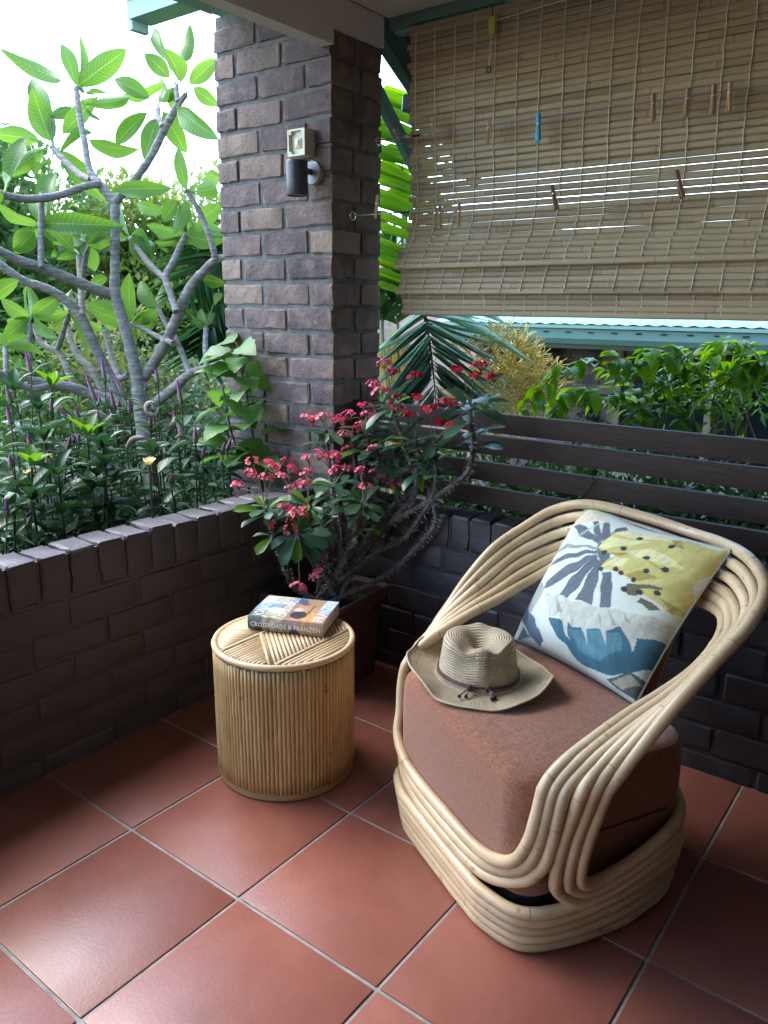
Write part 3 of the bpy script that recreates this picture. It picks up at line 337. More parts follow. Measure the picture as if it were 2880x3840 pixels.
M_peg = simple('peg_wood', (.33,.215,.125), (.47,.33,.20), 40, .65, .3, .0006, stretch=(30,30,4), objvar=.25)
M_pegdk = simple('weathered_peg_wood', (.19,.105,.065), (.27,.16,.10), 40, .7, .3, .0006, stretch=(30,30,4), objvar=.2)
M_bluep = simple('blue_plastic', (.05,.36,.62), (.06,.40,.66), 10, .35)
M_switch = simple('cream_plastic', (.62,.58,.44), (.68,.64,.50), 20, .4)
M_graph = simple('graphite_metal', (.045,.055,.075), (.055,.065,.085), 30, .38)
M_glass = simple('lamp_lens', (.5,.5,.52), None, 5, .1)

# ================================================================== floor of tiles
S = .3844; XW = -.385; YB = 1.139
floor = MB().box((XW-.1, -4.6, -.25), (3.4, YB+.1, -.0035)).build('floor', M_grout, smooth=False); tag(floor, kind='structure')
tile_me = [bevel_box('tile', (S-.0085, S-.0085, .02), M_tile, .0022, 2, .0004, k) for k in range(3)]
k = 0
for i in range(-1, 9):
    for j in range(-11, 3):
        y1 = min((j+1)*S-.00425, YB-.004); y0 = j*S+.00425
        m = Matrix.Translation(((i+.5)*S, (y0+y1)/2, -.010+random.uniform(-.0004,.0004))) @ Matrix.Diagonal((1, (y1-y0)/(S-.0085), 1, 1))
        inst('tile', tile_me[k % 3], floor, m); k += 1

# ================================================================== brickwork
def brick_set(name, size, mat, n, bev, jit, sub=0): return [bevel_box(name, size, mat, bev, 2, jit, s, sub) for s in range(n)]
def lay(me, name, parent, lo, hi, size, wob=.0012):
    c = [(a+b)/2 for a, b in zip(lo, hi)]; s = [(b-a)/d for a, b, d in zip(lo, hi, size)]
    r = random.uniform
    m = Matrix.Translation(Vector(c)+Vector((r(-wob,wob), r(-wob,wob), r(-wob,wob)))) @ Matrix.Rotation(r(-.012,.012), 4, 'Y') @ Matrix.Rotation(r(-.008,.008), 4, 'Z') @ Matrix.Diagonal((*s, 1))
    return inst(name, me, parent, m)
# ---- pillar
pil = thing('brick_pillar', 'tall mottled purple-brown brick pillar carrying the cream beam', 'pillar', (-.59, 1.27, 0))
MB().box((-.860, 1.1475, -.3), (-.3225, 1.399, 2.235)).build('mortar_core', M_mortar, pil, smooth=False)
ps = (.21, .105, .072); PB = brick_set('brick', ps, M_pbrick, 12, .0065, .0024, 3)
z0 = 2.0289-.086*26
for c_ in range(29):
    zb = z0+.086*c_+.0065; zt = zb+.072
    if zt > 2.24: continue
    front = zt < 2.05
    A = (c_ % 2 == 0)
    if A: L_ = [((-.869,1.141),(-.769,1.25)), ((-.753,1.141),(-.545,1.25)), ((-.528,1.139),(-.316,1.249)), ((-.421,1.263),(-.316,1.405)), ((-.869,1.262),(-.65,1.405)), ((-.64,1.30),(-.432,1.405))]
    else: L_ = [((-.869,1.141),(-.662,1.25)), ((-.645,1.141),(-.434,1.25)), ((-.416,1.139),(-.315,1.286)), ((-.421,1.299),(-.316,1.405)), ((-.869,1.262),(-.76,1.405)), ((-.75,1.30),(-.432,1.405))]
    for (x0, y0), (x1, y1) in L_: lay(random.choice(PB), 'brick', pil, (x0,y0,zb), (x1,y1,zt), ps, .0022)
# ---- low walls
def low_wall(name, label, axis, mat, lo, hi, face, thick, sgn, zr, phase, rphase, rp, top, bed):
    """axis 'y' runs along y with its room face at x = face, axis 'x' along x at y = face"""
    def bb(a0, a1, d0, d1, z0, z1):
        if axis == 'y': return (face-d1, a0, z0), (face-d0, a1, z1)
        return (a0, face+d0, z0), (a1, face+d1, z1)
    org = (face, (lo+hi)/2, 0) if axis == 'y' else ((lo+hi)/2, face, 0)
    w = thing(name, label, 'wall', org)
    MB().box(*bb(lo, hi, .0045, thick-.004, -.6, top-.012)).build('mortar_core', mat, w, smooth=False)
    sz = (.095, .217, .078) if axis == 'y' else (.217, .095, .078)
    bs = brick_set('brick', sz, mat, 6, .0075, .0018, 2)
    for c_ in range(9):
        zt = zr-.004-.086*c_; zb = zt-.078
        if zt < 0.004: break
        a = phase + (.1135 if c_ % 2 else 0); a -= .2275*math.ceil((a-lo)/.2275)
        while a < hi:
            a0, a1 = max(a+.005, lo), min(a+.2275-.005, hi)
            if a1-a0 > .03: lay(random.choice(bs), 'brick', w, *bb(a0, a1, 0, thick, max(zb, -.05), zt), sz)
            a += .2275
    sr = (.105, .076, .12) if axis == 'y' else (.076, .105, .12)
    rs = brick_set('capping_brick', sr, mat, 6, .009, .0026, 2)
    a = rphase-rp*math.ceil((rphase-lo)/rp)
    while a < hi:
        a0, a1 = max(a+.004, lo), min(a+rp-.004, hi)
        if a1-a0 > .02: lay(random.choice(rs), 'capping_brick', w, *bb(a0, a1, -.003, thick+.003, zr+.003, top+random.uniform(-.004,.004)), sr, .002)
        a += rp
    return w
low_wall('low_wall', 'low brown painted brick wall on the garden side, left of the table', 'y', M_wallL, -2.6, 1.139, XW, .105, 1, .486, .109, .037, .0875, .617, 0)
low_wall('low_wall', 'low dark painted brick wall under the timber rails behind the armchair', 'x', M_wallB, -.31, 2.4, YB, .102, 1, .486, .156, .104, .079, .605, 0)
# ---- timber rails
rail = thing('timber_balustrade', 'four dark stained timber rails above the low back wall', 'balustrade', (1.0, 1.26, .6))
for zt, zb in ((.929,.866), (.856,.793), (.768,.704), (.684,.620)):
    inst('rail', bevel_box('rail', (2.75, .022, zt-zb), M_slat, .0025, 2), rail, Matrix.Translation((1.06, 1.262, (zt+zb)/2)))
for x in (-.27, 1.45, 2.38):
    MB().box((x-.02, 1.275, -.4), (x+.02, 1.315, .93)).build('post', M_slat, rail, smooth=False)
w_ = MB().tube(spline([(.62,1.245,.76),(.615,1.243,.775),(.63,1.25,.772),(.61,1.243,.74),(.585,1.244,.70)], 5), .0011, 5)
w_.tube(spline([(.63,1.25,.772),(.605,1.243,.73),(.592,1.244,.715),(.588,1.246,.68)], 5), .001, 5)
tag(w_.build('wire_tie', M_blacksteel), 'twisted dark wire tied round the third timber rail', 'wire')

# ================================================================== beam, ceiling, roof
bm_ = thing('veranda_beam', 'cream painted roof beam ending on top of the brick pillar', 'beam', (-.33, -1.5, 2.05))
MB().box((-.359, -4.6, 2.057), (-.300, 1.136, 2.2)).build('beam_front', M_cream, bm_, smooth=False)
MB().box((-.357, 1.1365, 2.108), (-.302, 1.398, 2.2)).build('beam_end', M_cream, bm_, smooth=False)
fb = MB().box((-.863, -4.6, 2.243), (-.779, 1.13, 2.33)).build('fascia_board', M_greenlt, smooth=False); tag(fb, 'pale green outer fascia board running to the pillar top', 'fascia board')
ceil = MB().box((-.86, -4.6, 2.345), (3.4, 1.60, 2.40)).build('ceiling', M_ceil, smooth=False); tag(ceil, kind='structure')
bd = bevel_box('ceiling_board', (3.7, .118, .018), M_ceil, .004, 1)
for k in range(12): inst('ceiling_board', bd, ceil, Matrix.Translation((1.55, 1.36-.121*k, 2.209)))
MB().box((-.30, -4.6, 2.2), (3.4, -.06, 2.218)).build('ceiling_sheet', M_ceil, ceil, smooth=False)
MB().box((-.30, 1.425, 2.17), (3.4, 1.455, 2.215)).build('edge_trim', M_green, ceil, smooth=False)
# unseen house wall behind and right of the viewer, dark to cut fill light
hw = MB().box((2.45, -3.0, -.3), (2.6, 2.2, 2.4)).box((.3, -3.0, -.3), (2.45, -2.85, 2.4)).build('unseen_house_wall', simple('house_wall_paint', (.055,.043,.038), (.075,.06,.053), 5, .8), smooth=False); tag(hw, 'unseen dark house wall added behind and right of the viewer to cut fill light', 'wall')
# corrugated eave roof beyond the blind
rf = thing('eave_roof', 'teal corrugated steel eave above and behind the bamboo blind', 'roof', (1.2, 1.8, 2.0))
N = 170; vs_ = []; fs_ = []
for i in range(N+1):
    x = -.46+3.9*i/N; ph = (i % 5)
    h = .018 if ph in (0, 1) else 0
    for y in (1.40, 2.12): vs_.append((x, y, 2.285-.59*(y-1.42)+h))
for i in range(N): fs_.append((2*i, 2*i+1, 2*i+3, 2*i+2))
MB().add(vs_, fs_).build('roof_sheet', M_green, rf, smooth=False)
MB().box((-.47, 2.10, 1.80), (3.4, 2.19, 1.90)).build('gutter', M_green, rf, smooth=False)
def bar(name, a, b, w, h, mat, parent):
    a, b = Vector(a), Vector(b); L = (b-a).length
    me = bevel_box(name, (w, L, h), mat, min(w,h)*.12, 1); m = frame(a, b, 1, zs=1); m = Matrix((m.col[0].xyz, (b-a).normalized(), m.col[2].xyz)).transposed().to_4x4(); m.translation = (a+b)/2
    return inst(name, me, parent, m)
bar('rafter', (-.36, 1.40, 2.225), (-.36, 2.14, 1.80), .05, .10, M_green, rf)
bar('brace', (-.44, 1.42, 2.125), (-.44, 1.90, 1.695), .035, .05, M_greenlt, rf)
bar('brace', (-.40, 1.66, 1.995), (-.10, 1.66, 1.97), .05, .06, M_green, rf)
bar('purlin', (-.30, 1.47, 2.185), (3.2, 1.47, 2.185), .05, .05, M_greenlt, rf)
bar('bracket', (.13, 1.44, 2.20), (.28, 1.46, 2.13), .03, .05, M_greenlt, rf)
# short gutter end on the far side of the pillar
gt = thing('roof_gutter', 'pale green gutter end sticking out at the top left', 'gutter', (-1.5, 1.55, 2.5))
g_ = MB(); pr = [(1.50,2.50),(1.50,2.585),(1.515,2.59),(1.62,2.59),(1.62,2.50)]
vs_ = [(x, y, z) for x in (-1.83, -.6) for y, z in pr]; n = len(pr)
g_.add(vs_, [(i, (i+1) % n, n+(i+1) % n, n+i) for i in range(n)]+[tuple(range(n)), tuple(range(2*n-1, n-1, -1))])
g_.build('gutter_body', M_greenlt, gt, smooth=False)
MB().tube([(-1.85,1.49,2.588),(-.6,1.49,2.588)], .012, 8).build('gutter_lip', M_greenlt, gt)
MB().box((-1.85, 1.51, 2.46), (-1.82, 1.60, 2.60)).build('end_cap', M_greenlt, gt, smooth=False)
MB().box((-1.7, 1.56, 2.595), (-.6, 2.4, 2.61)).build('roof_edge', M_greenlt, gt, smooth=False)

# ================================================================== bamboo blind
def m_bamboo():
    s = NT('bamboo_slat'); o = s.obj; rn = s.rnd; ro = s.math('MULTIPLY', rn, 57.3)
    sp = s.n('SeparateXYZ'); s.t.links.new(o, sp.inputs[0])
    w = s.math('ADD', s.math('MULTIPLY', sp.outputs[0], 2.2), ro)
    vo = s.n('TexVoronoi', voronoi_dimensions='1D', feature='F1'); s.set(vo.inputs['W'], w); vo.inputs['Scale'].default_value = 1
    cell = s.n('SeparateColor'); s.t.links.new(vo.outputs['Color'], cell.inputs[0])
    ve = s.n('TexVoronoi', voronoi_dimensions='1D', feature='DISTANCE_TO_EDGE'); s.set(ve.inputs['W'], w); ve.inputs['Scale'].default_value = 1
    node = s.math('LESS_THAN', ve.outputs['Distance'], .009); nodew = s.math('LESS_THAN', ve.outputs['Distance'], .022)
    c = s.ramp(s.math('ADD', s.math('MULTIPLY', cell.outputs[0], .7), s.math('MULTIPLY', rn, .3)), [(0,(.23,.175,.11)),(.25,(.32,.25,.155)),(.55,(.40,.32,.205)),(.85,(.35,.295,.19)),(1,(.26,.20,.13))])
    st = s.noise(s.mapping(o, (6, 60, 260), (0,0,0)), 3, 5, .6, w=ro)
    c = s.mix(s.ramp(st, [(.33,(.45,.45,.45)),(.6,(0,0,0))]), c, (.21,.15,.095))
    c = s.mix(s.math('MULTIPLY', nodew, .3), c, (.46,.36,.23)); c = s.mix(s.math('MULTIPLY', node, .55), c, (.16,.11,.07))
    s.base(c, .5, .4); b = s.bump(st, .3, .001); s.bump(nodew, .5, .002, b)
    return s.m
M_bamboo = m_bamboo()
bl = thing('bamboo_blind', 'large half lowered bamboo slat blind with white cords', 'blind', (.5, 1.43, 2.15))
BX0, BX1 = -.215, 2.38
def byz(z):
    ks = [(2.16,1.425),(2.0,1.428),(1.8,1.437),(1.66,1.452),(1.56,1.452),(1.49,1.428),(1.43,1.382),(1.39,1.362)]
    for (za, ya), (zb, yb) in zip(ks, ks[1:]):
        if z >= zb: t = (za-z)/(za-zb); t = t*t*(3-2*t); return ya+(yb-ya)*t
    return ks[-1][1]
def slat_me(L, h, t=.0035, seed=0):
    r = random.Random(seed); m = MB(); n = 22; vs = []; fs = []
    for i in range(n+1):
        x = L*(i/n-.5); w = r.uniform(-.0003,.0003); hh = h*(1+r.uniform(-.02,.02))
        for y, z in ((0, -hh/2), (-t, -hh*.3), (-t*1.15, 0), (-t, hh*.3), (0, hh/2), (t*.4, 0)): vs.append((x, y, z+w))
    for i in range(n):
        for j in range(6): fs.append((i*6+j, i*6+(j+1) % 6, (i+1)*6+(j+1) % 6, (i+1)*6+j))
    fs += [tuple(range(6)), tuple(range(n*6+5, n*6-1, -1))]
    return m.add(vs, fs).mesh('slat', M_bamboo, (0,0,0), True, 35)
SL = [slat_me(2.59, .0182, seed=k) for k in range(5)]
front_path = []
def slat(z, y, h=None, tilt=0):
    L = random.uniform(-.012, .012); 
    m = Matrix.Translation(((BX0+BX1)/2+L, y+random.uniform(-.0014,.0014), z)) @ Matrix.Rotation(random.uniform(-.0006,.0006), 4, 'Y') @ Matrix.Rotation(tilt+random.uniform(-.14,.14), 4, 'X') @ Matrix.Diagonal((1, 1, (h or .0182)/.0182, 1))
    inst('slat', random.choice(SL), bl, m)
z = 2.138
pathm = []
while z > 1.395:
    gap = .0187+.0004*random.random() if z > 1.745 else (.0192+.0009*random.random() if z > 1.50 else .0184)
    if z < 1.45: gap = .0180
    h = .0196 if z > 1.745 else (.01895 if z > 1.50 else .0191)
    slat(z, byz(z), h, -.10 if z > 1.745 else 0); pathm.append((byz(z)-.0055, z)); z -= gap
z = 1.400; path2 = []
while z > 1.305:
    t = (1.40-z)/.095; y = 1.412-.040*t; slat(z, y, .0190); path2.append((y-.0055, z)); z -= .0182
z = 1.312; path3 = []
while z > 1.232:
    slat(z, 1.412-.006*(1.31-z)/.08, .0196); path3.append((1.4065, z)); z -= .0183
MB().box((BX0, 1.425, 2.135), (BX1, 1.445, 2.16)).build('head_batten', M_bamboo, bl, smooth=False)
xs = [BX0+.03+.0765*i for i in range(34)]
for i, x in enumerate(xs):
    for pth, nm in ((pathm, 'cord'), (path2, 'cord'), (path3, 'cord')):
        pp = [(x+.0010*math.sin(j*1.57+i)+.004*math.sin(i*2.1)*math.sin(zz*4+i)+(.018*(2.0-zz) if False else 0), y_-.0012*(j % 2), zz) for j, (y_, zz) in enumerate(pth)]
        if pth is pathm: pp = [(pp[0][0], pp[0][1]+.012, pp[0][2]+.022)]+pp
        MB().tube(pp, .0017, 5).build(nm, M_cordw, bl)
# pull cord, pulley tag and ring
pc = thing('blind_pulley', 'small yellow pulley tag with pull cord at the blind top', 'pulley', (.115, 1.40, 2.11))
MB().box((.105,1.396,2.075), (.128,1.404,2.125)).build('tag', simple('yellow_tag', (.42,.40,.05), (.5,.47,.08), 20, .5), pc, smooth=False)
MB().tube([(.117,1.398,2.16),(.117,1.398,2.12)], .0016, 6).build('hook', M_blacksteel, pc)
MB().tube([(.114,1.398,2.08),(.112,1.396,1.985)], .0012, 5).tube([(.120,1.398,2.08),(.116,1.396,1.985)], .0012, 5).build('pull_cord', M_cordw, pc)
MB().tube([(.114+.008*math.cos(a),1.394,1.977+.008*math.sin(a)) for a in [k*.5236 for k in range(12)]], .0022, 6, True).build('ring', M_blacksteel, pc)
MB().tube([(.125,1.40,2.112),(.5,1.412,2.135),(1.2,1.415,2.138)], .0014, 5).build('draw_line', M_cordw, pc)

# ================================================================== clotheslines and pegs
def line(name, label, y, z, xe, sag, xt):
    t = thing(name, label, 'clothesline', (-.31, y, z), 'clotheslines across the blind')
    pts = [(x, y, z-sag*math.sin(math.pi*min(1, (x+.31)/1.6))) for x in np.linspace(xt+.06, xe, 12)]
    MB().tube(pts, .0014, 6).build('wire', M_wire, t)
    MB().tube([(-.306+.000, y+.013*math.cos(a), z+.013*math.sin(a)) for a in [k*.5236 for k in range(12)]], .0026, 6, True).tube([(-.33,y,z),(-.306,y,z)], .003, 6).build('eye_screw', M_steel, t)
    MB().tube([(-.306, y, z+.002), (-.27, y, z+.001), (xt, y, z)], .0022, 6).build('turnbuckle_rod', M_steel, t)
    MB().tube([(xt,y,z),(xt+.012,y+.008,z),(xt+.03,y,z),(xt+.012,y-.008,z)], .003, 6, True).build('turnbuckle', M_steel, t)
    MB().tube([(xt+.03,y,z),(xt+.06,y,z)], .0042, 8).build('crimp', M_blacksteel, t)
    return t
line('clothesline', 'lower wire clothesline holding six wooden pegs', 1.235, 1.556, 2.88, .0, -.13)
line('clothesline', 'upper wire clothesline holding the blue peg', 1.375, 1.813, 2.88, .0, -.19)
def peg_mesh(mat):
    m = MB()
    for s in (-1, 1):
        for a, b, w0, w1 in ((0, .36, .0055, .0036), (.36, .5, .0036, .0045), (.5, 1, .0045, .0038)):
            o0, o1 = s*(.0055-.010*0 if a == 0 else .0042), s*.0042
            vs = []
            for t, w in ((a, w0), (b, w1)):
                off = s*(.0036 + (.006*(t-.36) if t > .36 else .0))
                for dx, dy in ((-1,-1),(1,-1),(1,1),(-1,1)): vs.append((off+dx*.0032, dy*.0046, t))
            m.add(vs, [(3,2,1,0),(4,5,6,7),(0,1,5,4),(1,2,6,5),(2,3,7,6),(3,0,4,7)])
    return m
def peg(v, mat, label, grp, plastic=False):
    B, T = Vector(v[:3]), Vector(v[3:]); ax = T-B; L = ax.length
    z = ax.normalized(); x = Vector((0,1,0)).cross(z).normalized(); x = (x*.6+Vector((0,1,0))*.8).normalized(); y = z.cross(x).normalized(); x = y.cross(z)
    mt = Matrix((x, y, z*L)).transposed().to_4x4(); mt.translation = B
    t = thing('clothes_peg', label, 'peg', B, grp)
    if plastic:
        for s in (-1, 1):
            q = MB().tube(spline([(s*.003,0,0),(s*.006,0,.1),(s*.003,0,.35),(s*.005,0,.5),(s*.008,0,.75),(s*.011,0,1)], 4), [.0055]*4+[.007]*4+[.0055]*4+[.006]*4+[.0075]*4+[.005], 8)
            q.v = [tuple(Vector((p[0], p[1], p[2])).xyz) for p in q.v]
            q.v = [tuple(mt @ Vector(p)) for p in q.v]; q.build('prong', mat, t)
    else:
        q = peg_mesh(mat); h = len(q.v)//2
        for k in (0, 1):
            a = MB(); a.v = [tuple(mt @ Vector(p)) for p in q.v[k*h:(k+1)*h]]; a.f = q.f[:len(q.f)//2]; a.mi = [0]*len(a.f)
            a.build('prong', mat, t, smooth=False)
    sp = MB().tube([tuple(mt @ Vector((.0095*math.cos(a), .0056*math.sin(a), .36+.01*math.sin(2*a)))) for a in [k*.524 for k in range(12)]], .0011, 5, True)
    sp.build('spring', M_steel, t)
PU = ['weathered brown peg on the rod beside the pillar, upper line', 'tilted wooden peg next to the turnbuckle of the upper line', 'wooden peg on the upper line between turnbuckle and blue peg', 'wooden peg just right of the blue peg side gap, first of four', 'splayed wooden peg, second of the four on the upper line', 'wooden peg, third of the four right hand pegs on the upper line', 'wooden peg, last of the four right hand pegs on the upper line']
for v, lb, k in zip(PEG_U, PU, range(9)): peg(v, M_pegdk if k == 0 else M_peg, lb, 'clothes pegs on the lines')
PL = ['wooden peg, left one of the close pair on the lower line', 'wooden peg, right one of the close pair on the lower line', 'single upright wooden peg just right of the close pair', 'dark tilted wooden peg on the lower line below the blue peg', 'slanting wooden peg at the right part of the lower line', 'pale wooden peg in front of the pillar edge, lower line']
for v, lb, k in zip(PEG_L, PL, range(9)): peg(v, M_pegdk if k in (3, 4) else M_peg, lb, 'clothes pegs on the lines')
peg(BLUE, M_bluep, 'bright blue plastic peg hanging on the upper line', 'clothes pegs on the lines', True)

# ================================================================== switch and spotlight on the pillar
sw = thing('switch_box', 'cream weatherproof switch box on the lit pillar face', 'switch', (-.427, 1.14, 1.74))
q = MB(); x0, x1, zb, zt, yf, yw = -.465, -.388, 1.737, 1.819, 1.088, 1.141; t_ = .006
for lo, hi in (((x0,yf,zb),(x0+t_,yw,zt)), ((x1-t_,yf,zb),(x1,yw,zt)), ((x0+t_,yf,zb),(x1-t_,yw,zb+t_)), ((x0+t_,yf,zt-t_),(x1-t_,yw,zt)), ((x0+t_,yf+.013,zb+t_),(x1-t_,yw,zt-t_))): q.box(lo, hi)
q.build('housing', M_switch, sw, smooth=False)
for x in (x0+.010, x1-.010):
    for z in (zb+.010, zt-.010): MB().tube([(x,yf+.001,z),(x,yf+.014,z)], .0065, 10).build('screw_post', M_switch, sw)
inst('rocker_plate', bevel_box('rocker_plate', (.026,.008,.032), M_switch, .004, 2), sw, Matrix.Translation((-.4265, 1.099, 1.777)))
inst('rocker', bevel_box('rocker', (.014,.006,.02), simple('pale_rocker', (.66,.66,.58), None, 5, .35), .003, 2), sw, Matrix.Translation((-.4265, 1.094, 1.777)))
lt = thing('wall_spotlight', 'dark grey cylinder spotlight under the switch box', 'wall light', (-.40, 1.14, 1.6))
MB().lathe([(0,.107),(.034,.107),(.036,.104),(.036,.054),(.0354,.0535),(.0354,.0525),(.036,.052),(.036,.002),(.035,0),(.031,0),(.030,.006),(0,.006)], (-.400,1.062,1.609), 40).build('body', M_graph, lt, ang=30)
MB().lathe([(0,.0),(.029,.0)], (-.400,1.062,1.613), 24).build('lens', M_glass, lt)
MB().tube([(-.398,1.100,1.69),(-.398,1.12,1.69),(-.398,1.13,1.69)], [.010,.010,.010], 12).build('arm', M_graph, lt)
MB().tube([(-.392,1.143,1.688),(-.392,1.125,1.688)], [.038,.036], 32).build('wall_plate', simple('pale_grey_metal', (.35,.37,.42), (.4,.42,.47), 10, .35), lt)
# ================================================================== rattan armchair
def m_cane(name, c1, c2, c3, rough=.36):
    s = NT(name); p = s.pos; rn = s.rnd
    n1 = s.noise(p, 7, 4, w=s.math('MULTIPLY', rn, 31)); n2 = s.noise(p, 120, 4)
    c = s.ramp(s.math('ADD', s.math('MULTIPLY', n1, .8), s.math('MULTIPLY', n2, .2)), [(.3, c1), (.5, c2), (.72, c3)])
    sp = s.noise(p, 33, 2); c = s.mix(s.ramp(sp, [(.66,(0,0,0)),(.76,(.6,.6,.6))]), c, tuple(x*.42 for x in c1))
    h = s.n('HueSaturation'); s.set(h.inputs['Color'], c); s.set(h.inputs['Value'], s.math('MULTIPLY_ADD', rn, .22, .89))
    s.base(h.outputs[0], rough, .5); s.bump(n2, .1, .0006)
    return s.m
M_cane = m_cane('rattan_cane', (.43,.285,.15), (.58,.42,.24), (.68,.53,.33))
def m_fabric(name, c1, c2, rough=.95):
    s = NT(name); o = s.pos
    a = s.n('TexWave', wave_type='BANDS', bands_direction='DIAGONAL'); s.t.links.new(o, a.inputs[0]); a.inputs['Scale'].default_value = 260; a.inputs['Distortion'].default_value = 3; a.inputs['Detail'].default_value = 2
    b = s.noise(s.mapping(o, (420, 50, 420), rot=(0,0,R(-27.8))), 1, 3); b2 = s.noise(s.mapping(o, (50, 420, 420), rot=(0,0,R(-27.8))), 1, 3)
    t = s.math('ADD', s.math('MULTIPLY', b, .5), s.math('MULTIPLY', b2, .5))
    c = s.ramp(t, [(.42, c1), (.58, c2)]); c = s.mix(s.math('MULTIPLY', s.noise(o, 5, 2), .2), c, tuple(x*.8 for x in c1))
    s.base(c, rough, .15); s.b.inputs['Sheen Weight'].default_value = .25; s.b.inputs['Sheen Roughness'].default_value = .5
    s.bump(t, .5, .0012); return s.m
M_brown = m_fabric('rust_brown_weave', (.185,.073,.038), (.315,.137,.077))
AX, AY = Vector((.885,-.466,0)), Vector((.466,.885,0))
M_node = simple('cane_node', (.36,.245,.135), (.50,.36,.215), 60, .5)
def CH(a, b, z): return AX*(a+.457)+AY*b+Vector((0,0,z))
K1 = [(0,1.205,.618),(.13,1.195,.625),(.217,1.165,.628),(.265,1.11,.603),(.286,1.03,.562),(.288,.938,.524),(.288,.856,.497),(.288,.783,.467),(.288,.711,.43),(.288,.671,.392),(.288,.658,.336),(.278,.650,.273),(.258,.634,.222),(.205,.623,.190),(.13,.621,.172),(0,.620,.170)]
K3 = [(0,1.232,.657),(.125,1.214,.665),(.23,1.17,.672),(.297,1.12,.64),(.326,1.02,.596),(.332,.935,.540),(.328,.866,.505),(.323,.797,.468),(.318,.740,.43),(.315,.70,.392),(.313,.687,.34),(.308,.682,.281),(.298,.672,.223),(.263,.650,.172),(.17,.622,.131),(0,.614,.125)]
K6 = [(0,1.28,.742),(.12,1.25,.752),(.25,1.185,.762),(.335,1.135,.733),(.369,1.06,.683),(.379,.975,.632),(.374,.89,.555),(.368,.838,.497),(.363,.795,.447),(.353,.766,.398),(.343,.757,.347),(.333,.745,.278),(.325,.742,.214),(.320,.758,.172),(.316,.82,.166),(.312,.93,.195),(.282,1.035,.222),(.17,1.105,.228),(0,1.115,.228)]
def lerp(P, Q, t): return [tuple(p+(q-p)*t for p, q in zip(a, b)) for a, b in zip(P, Q)]
def low456(k):   # shape of the lower half of the three outer canes
    d = 6-k; L = []
    for i, (a, b, z) in enumerate(K6):
        if i < 9: t = (k-3)/3; a3, b3, z3 = K3[i]; L.append((a3+(a-a3)*t, b3+(b-b3)*t, z3+(z-z3)*t))
        elif i < 14: L.append((a-.009*d, b-.0225*d, z-.012*d*(i-9)/5))
        else: L.append((a-.003*d, b-.02*d*(i == 14), z-.0255*d))
    return L
canes = {1: K1, 2: lerp(K1, K3, .5), 3: K3, 4: low456(4), 5: low456(5), 6: K6}
chair = thing('rattan_armchair', 'round backed bent rattan cane armchair with rust brown cushions', 'armchair', CH(0,.9,0))
RC = .0128
NODE = MB()
def cane(name, loop, r=RC, n=12):
    pts = spline(loop, 7, True)
    rr = [r*(1+.025*math.sin(i*.37+loop[0][2]*40)+(.07 if (i*7+int(loop[0][2]*1000)) % 41 == 0 else 0)) for i in range(len(pts))]
    W_ = [CH(*p) for p in pts]; q = MB().tube(W_, rr, n, True); i = random.randint(6, 20)
    while i < len(W_)-3:
        d = (W_[i+1]-W_[i]).normalized()*.0016; q.tube([W_[i]-d, W_[i], W_[i]+d], [r*1.005, r*1.045, r*1.005], n, m=1); i += random.randint(14, 46)
    q.build(name, [M_cane, M_node], chair)
for k, P in canes.items(): cane('cane', P+[(-a, b, z) for a, b, z in P[-2:0:-1]])
for i in range(5):       # rings of the base
    o = .003*i; z = .0135+.0228*i; hw = .292+o; f = .617-o; bk = 1.10+o; cr = .115; zb = z+.0065*i+.004
    half = [(0,f,z),(hw-cr-.06,f+.001,z),(hw-cr,f+.006,z),(hw-.038,f+.04,z),(hw-.006,f+cr,z+.002),(hw+.002,f+.24,zb*.6+z*.4),(hw-.008,bk-cr-.04,zb),(hw-.045,bk-.045,zb),(hw-cr-.02,bk-.006,zb),(0,bk,zb)]
    cane('base_cane', half+[(-a, b, zz) for a, b, zz in half[-2:0:-1]])
for a, b in ((.2,.66),(-.2,.66),(.2,1.05),(-.2,1.05)): MB().tube([CH(a,b,0),CH(a,b,.014)], [.012,.014], 12).build('foot', M_blacksteel, chair)
# frame board under the cushion, black to paint the shade of the gap
def rrect(hx, hy, r, n=10):
    pts = []
    for cx, cy, a0 in ((hx-r,hy-r,0),(-hx+r,hy-r,90),(-hx+r,-hy+r,180),(hx-r,-hy+r,270)):
        for i in range(n+1): a = R(a0+90*i/n); pts.append((cx+r*math.cos(a), cy+r*math.sin(a)))
    return pts
def pad(rings, cen, n=10):
    m = MB(); vs = []; k = None
    for hx, hy, r, z in rings:
        pr = rrect(hx, hy, max(r, .004), n); k = len(pr); vs += [CH(cen[0]+x, cen[1]+y, z) for x, y in pr]
    fs = [(i*k+j, i*k+(j+1) % k, (i+1)*k+(j+1) % k, (i+1)*k+j) for i in range(len(rings)-1) for j in range(k)]
    fs.append(tuple(range(k-1, -1, -1))); fs.append(tuple((len(rings)-1)*k+j for j in range(k)))
    return m.add(vs, fs)
pad([(.255,.205,.07,.09),(.255,.205,.07,.155)], (0,.855)).build('seat_base', M_dark, chair, smooth=False)
hx, hy = .276, .218; cy_ = .633+hy
sc_ = pad([(hx-.03,hy-.03,.05,.128),(hx-.004,hy-.004,.065,.130),(hx,hy,.07,.14),(hx+.002,hy+.002,.072,.22),(hx+.003,hy+.003,.072,.31),(hx+.001,hy+.001,.072,.368),(hx-.003,hy-.003,.070,.381),(hx-.008,hy-.008,.068,.388),(hx-.0105,hy-.0105,.067,.3885),(hx-.012,hy-.012,.066,.3905),(hx-.035,hy-.035,.06,.3945),(hx-.10,hy-.10,.05,.397),(.03,.03,.01,.398)], (0,cy_), 12)
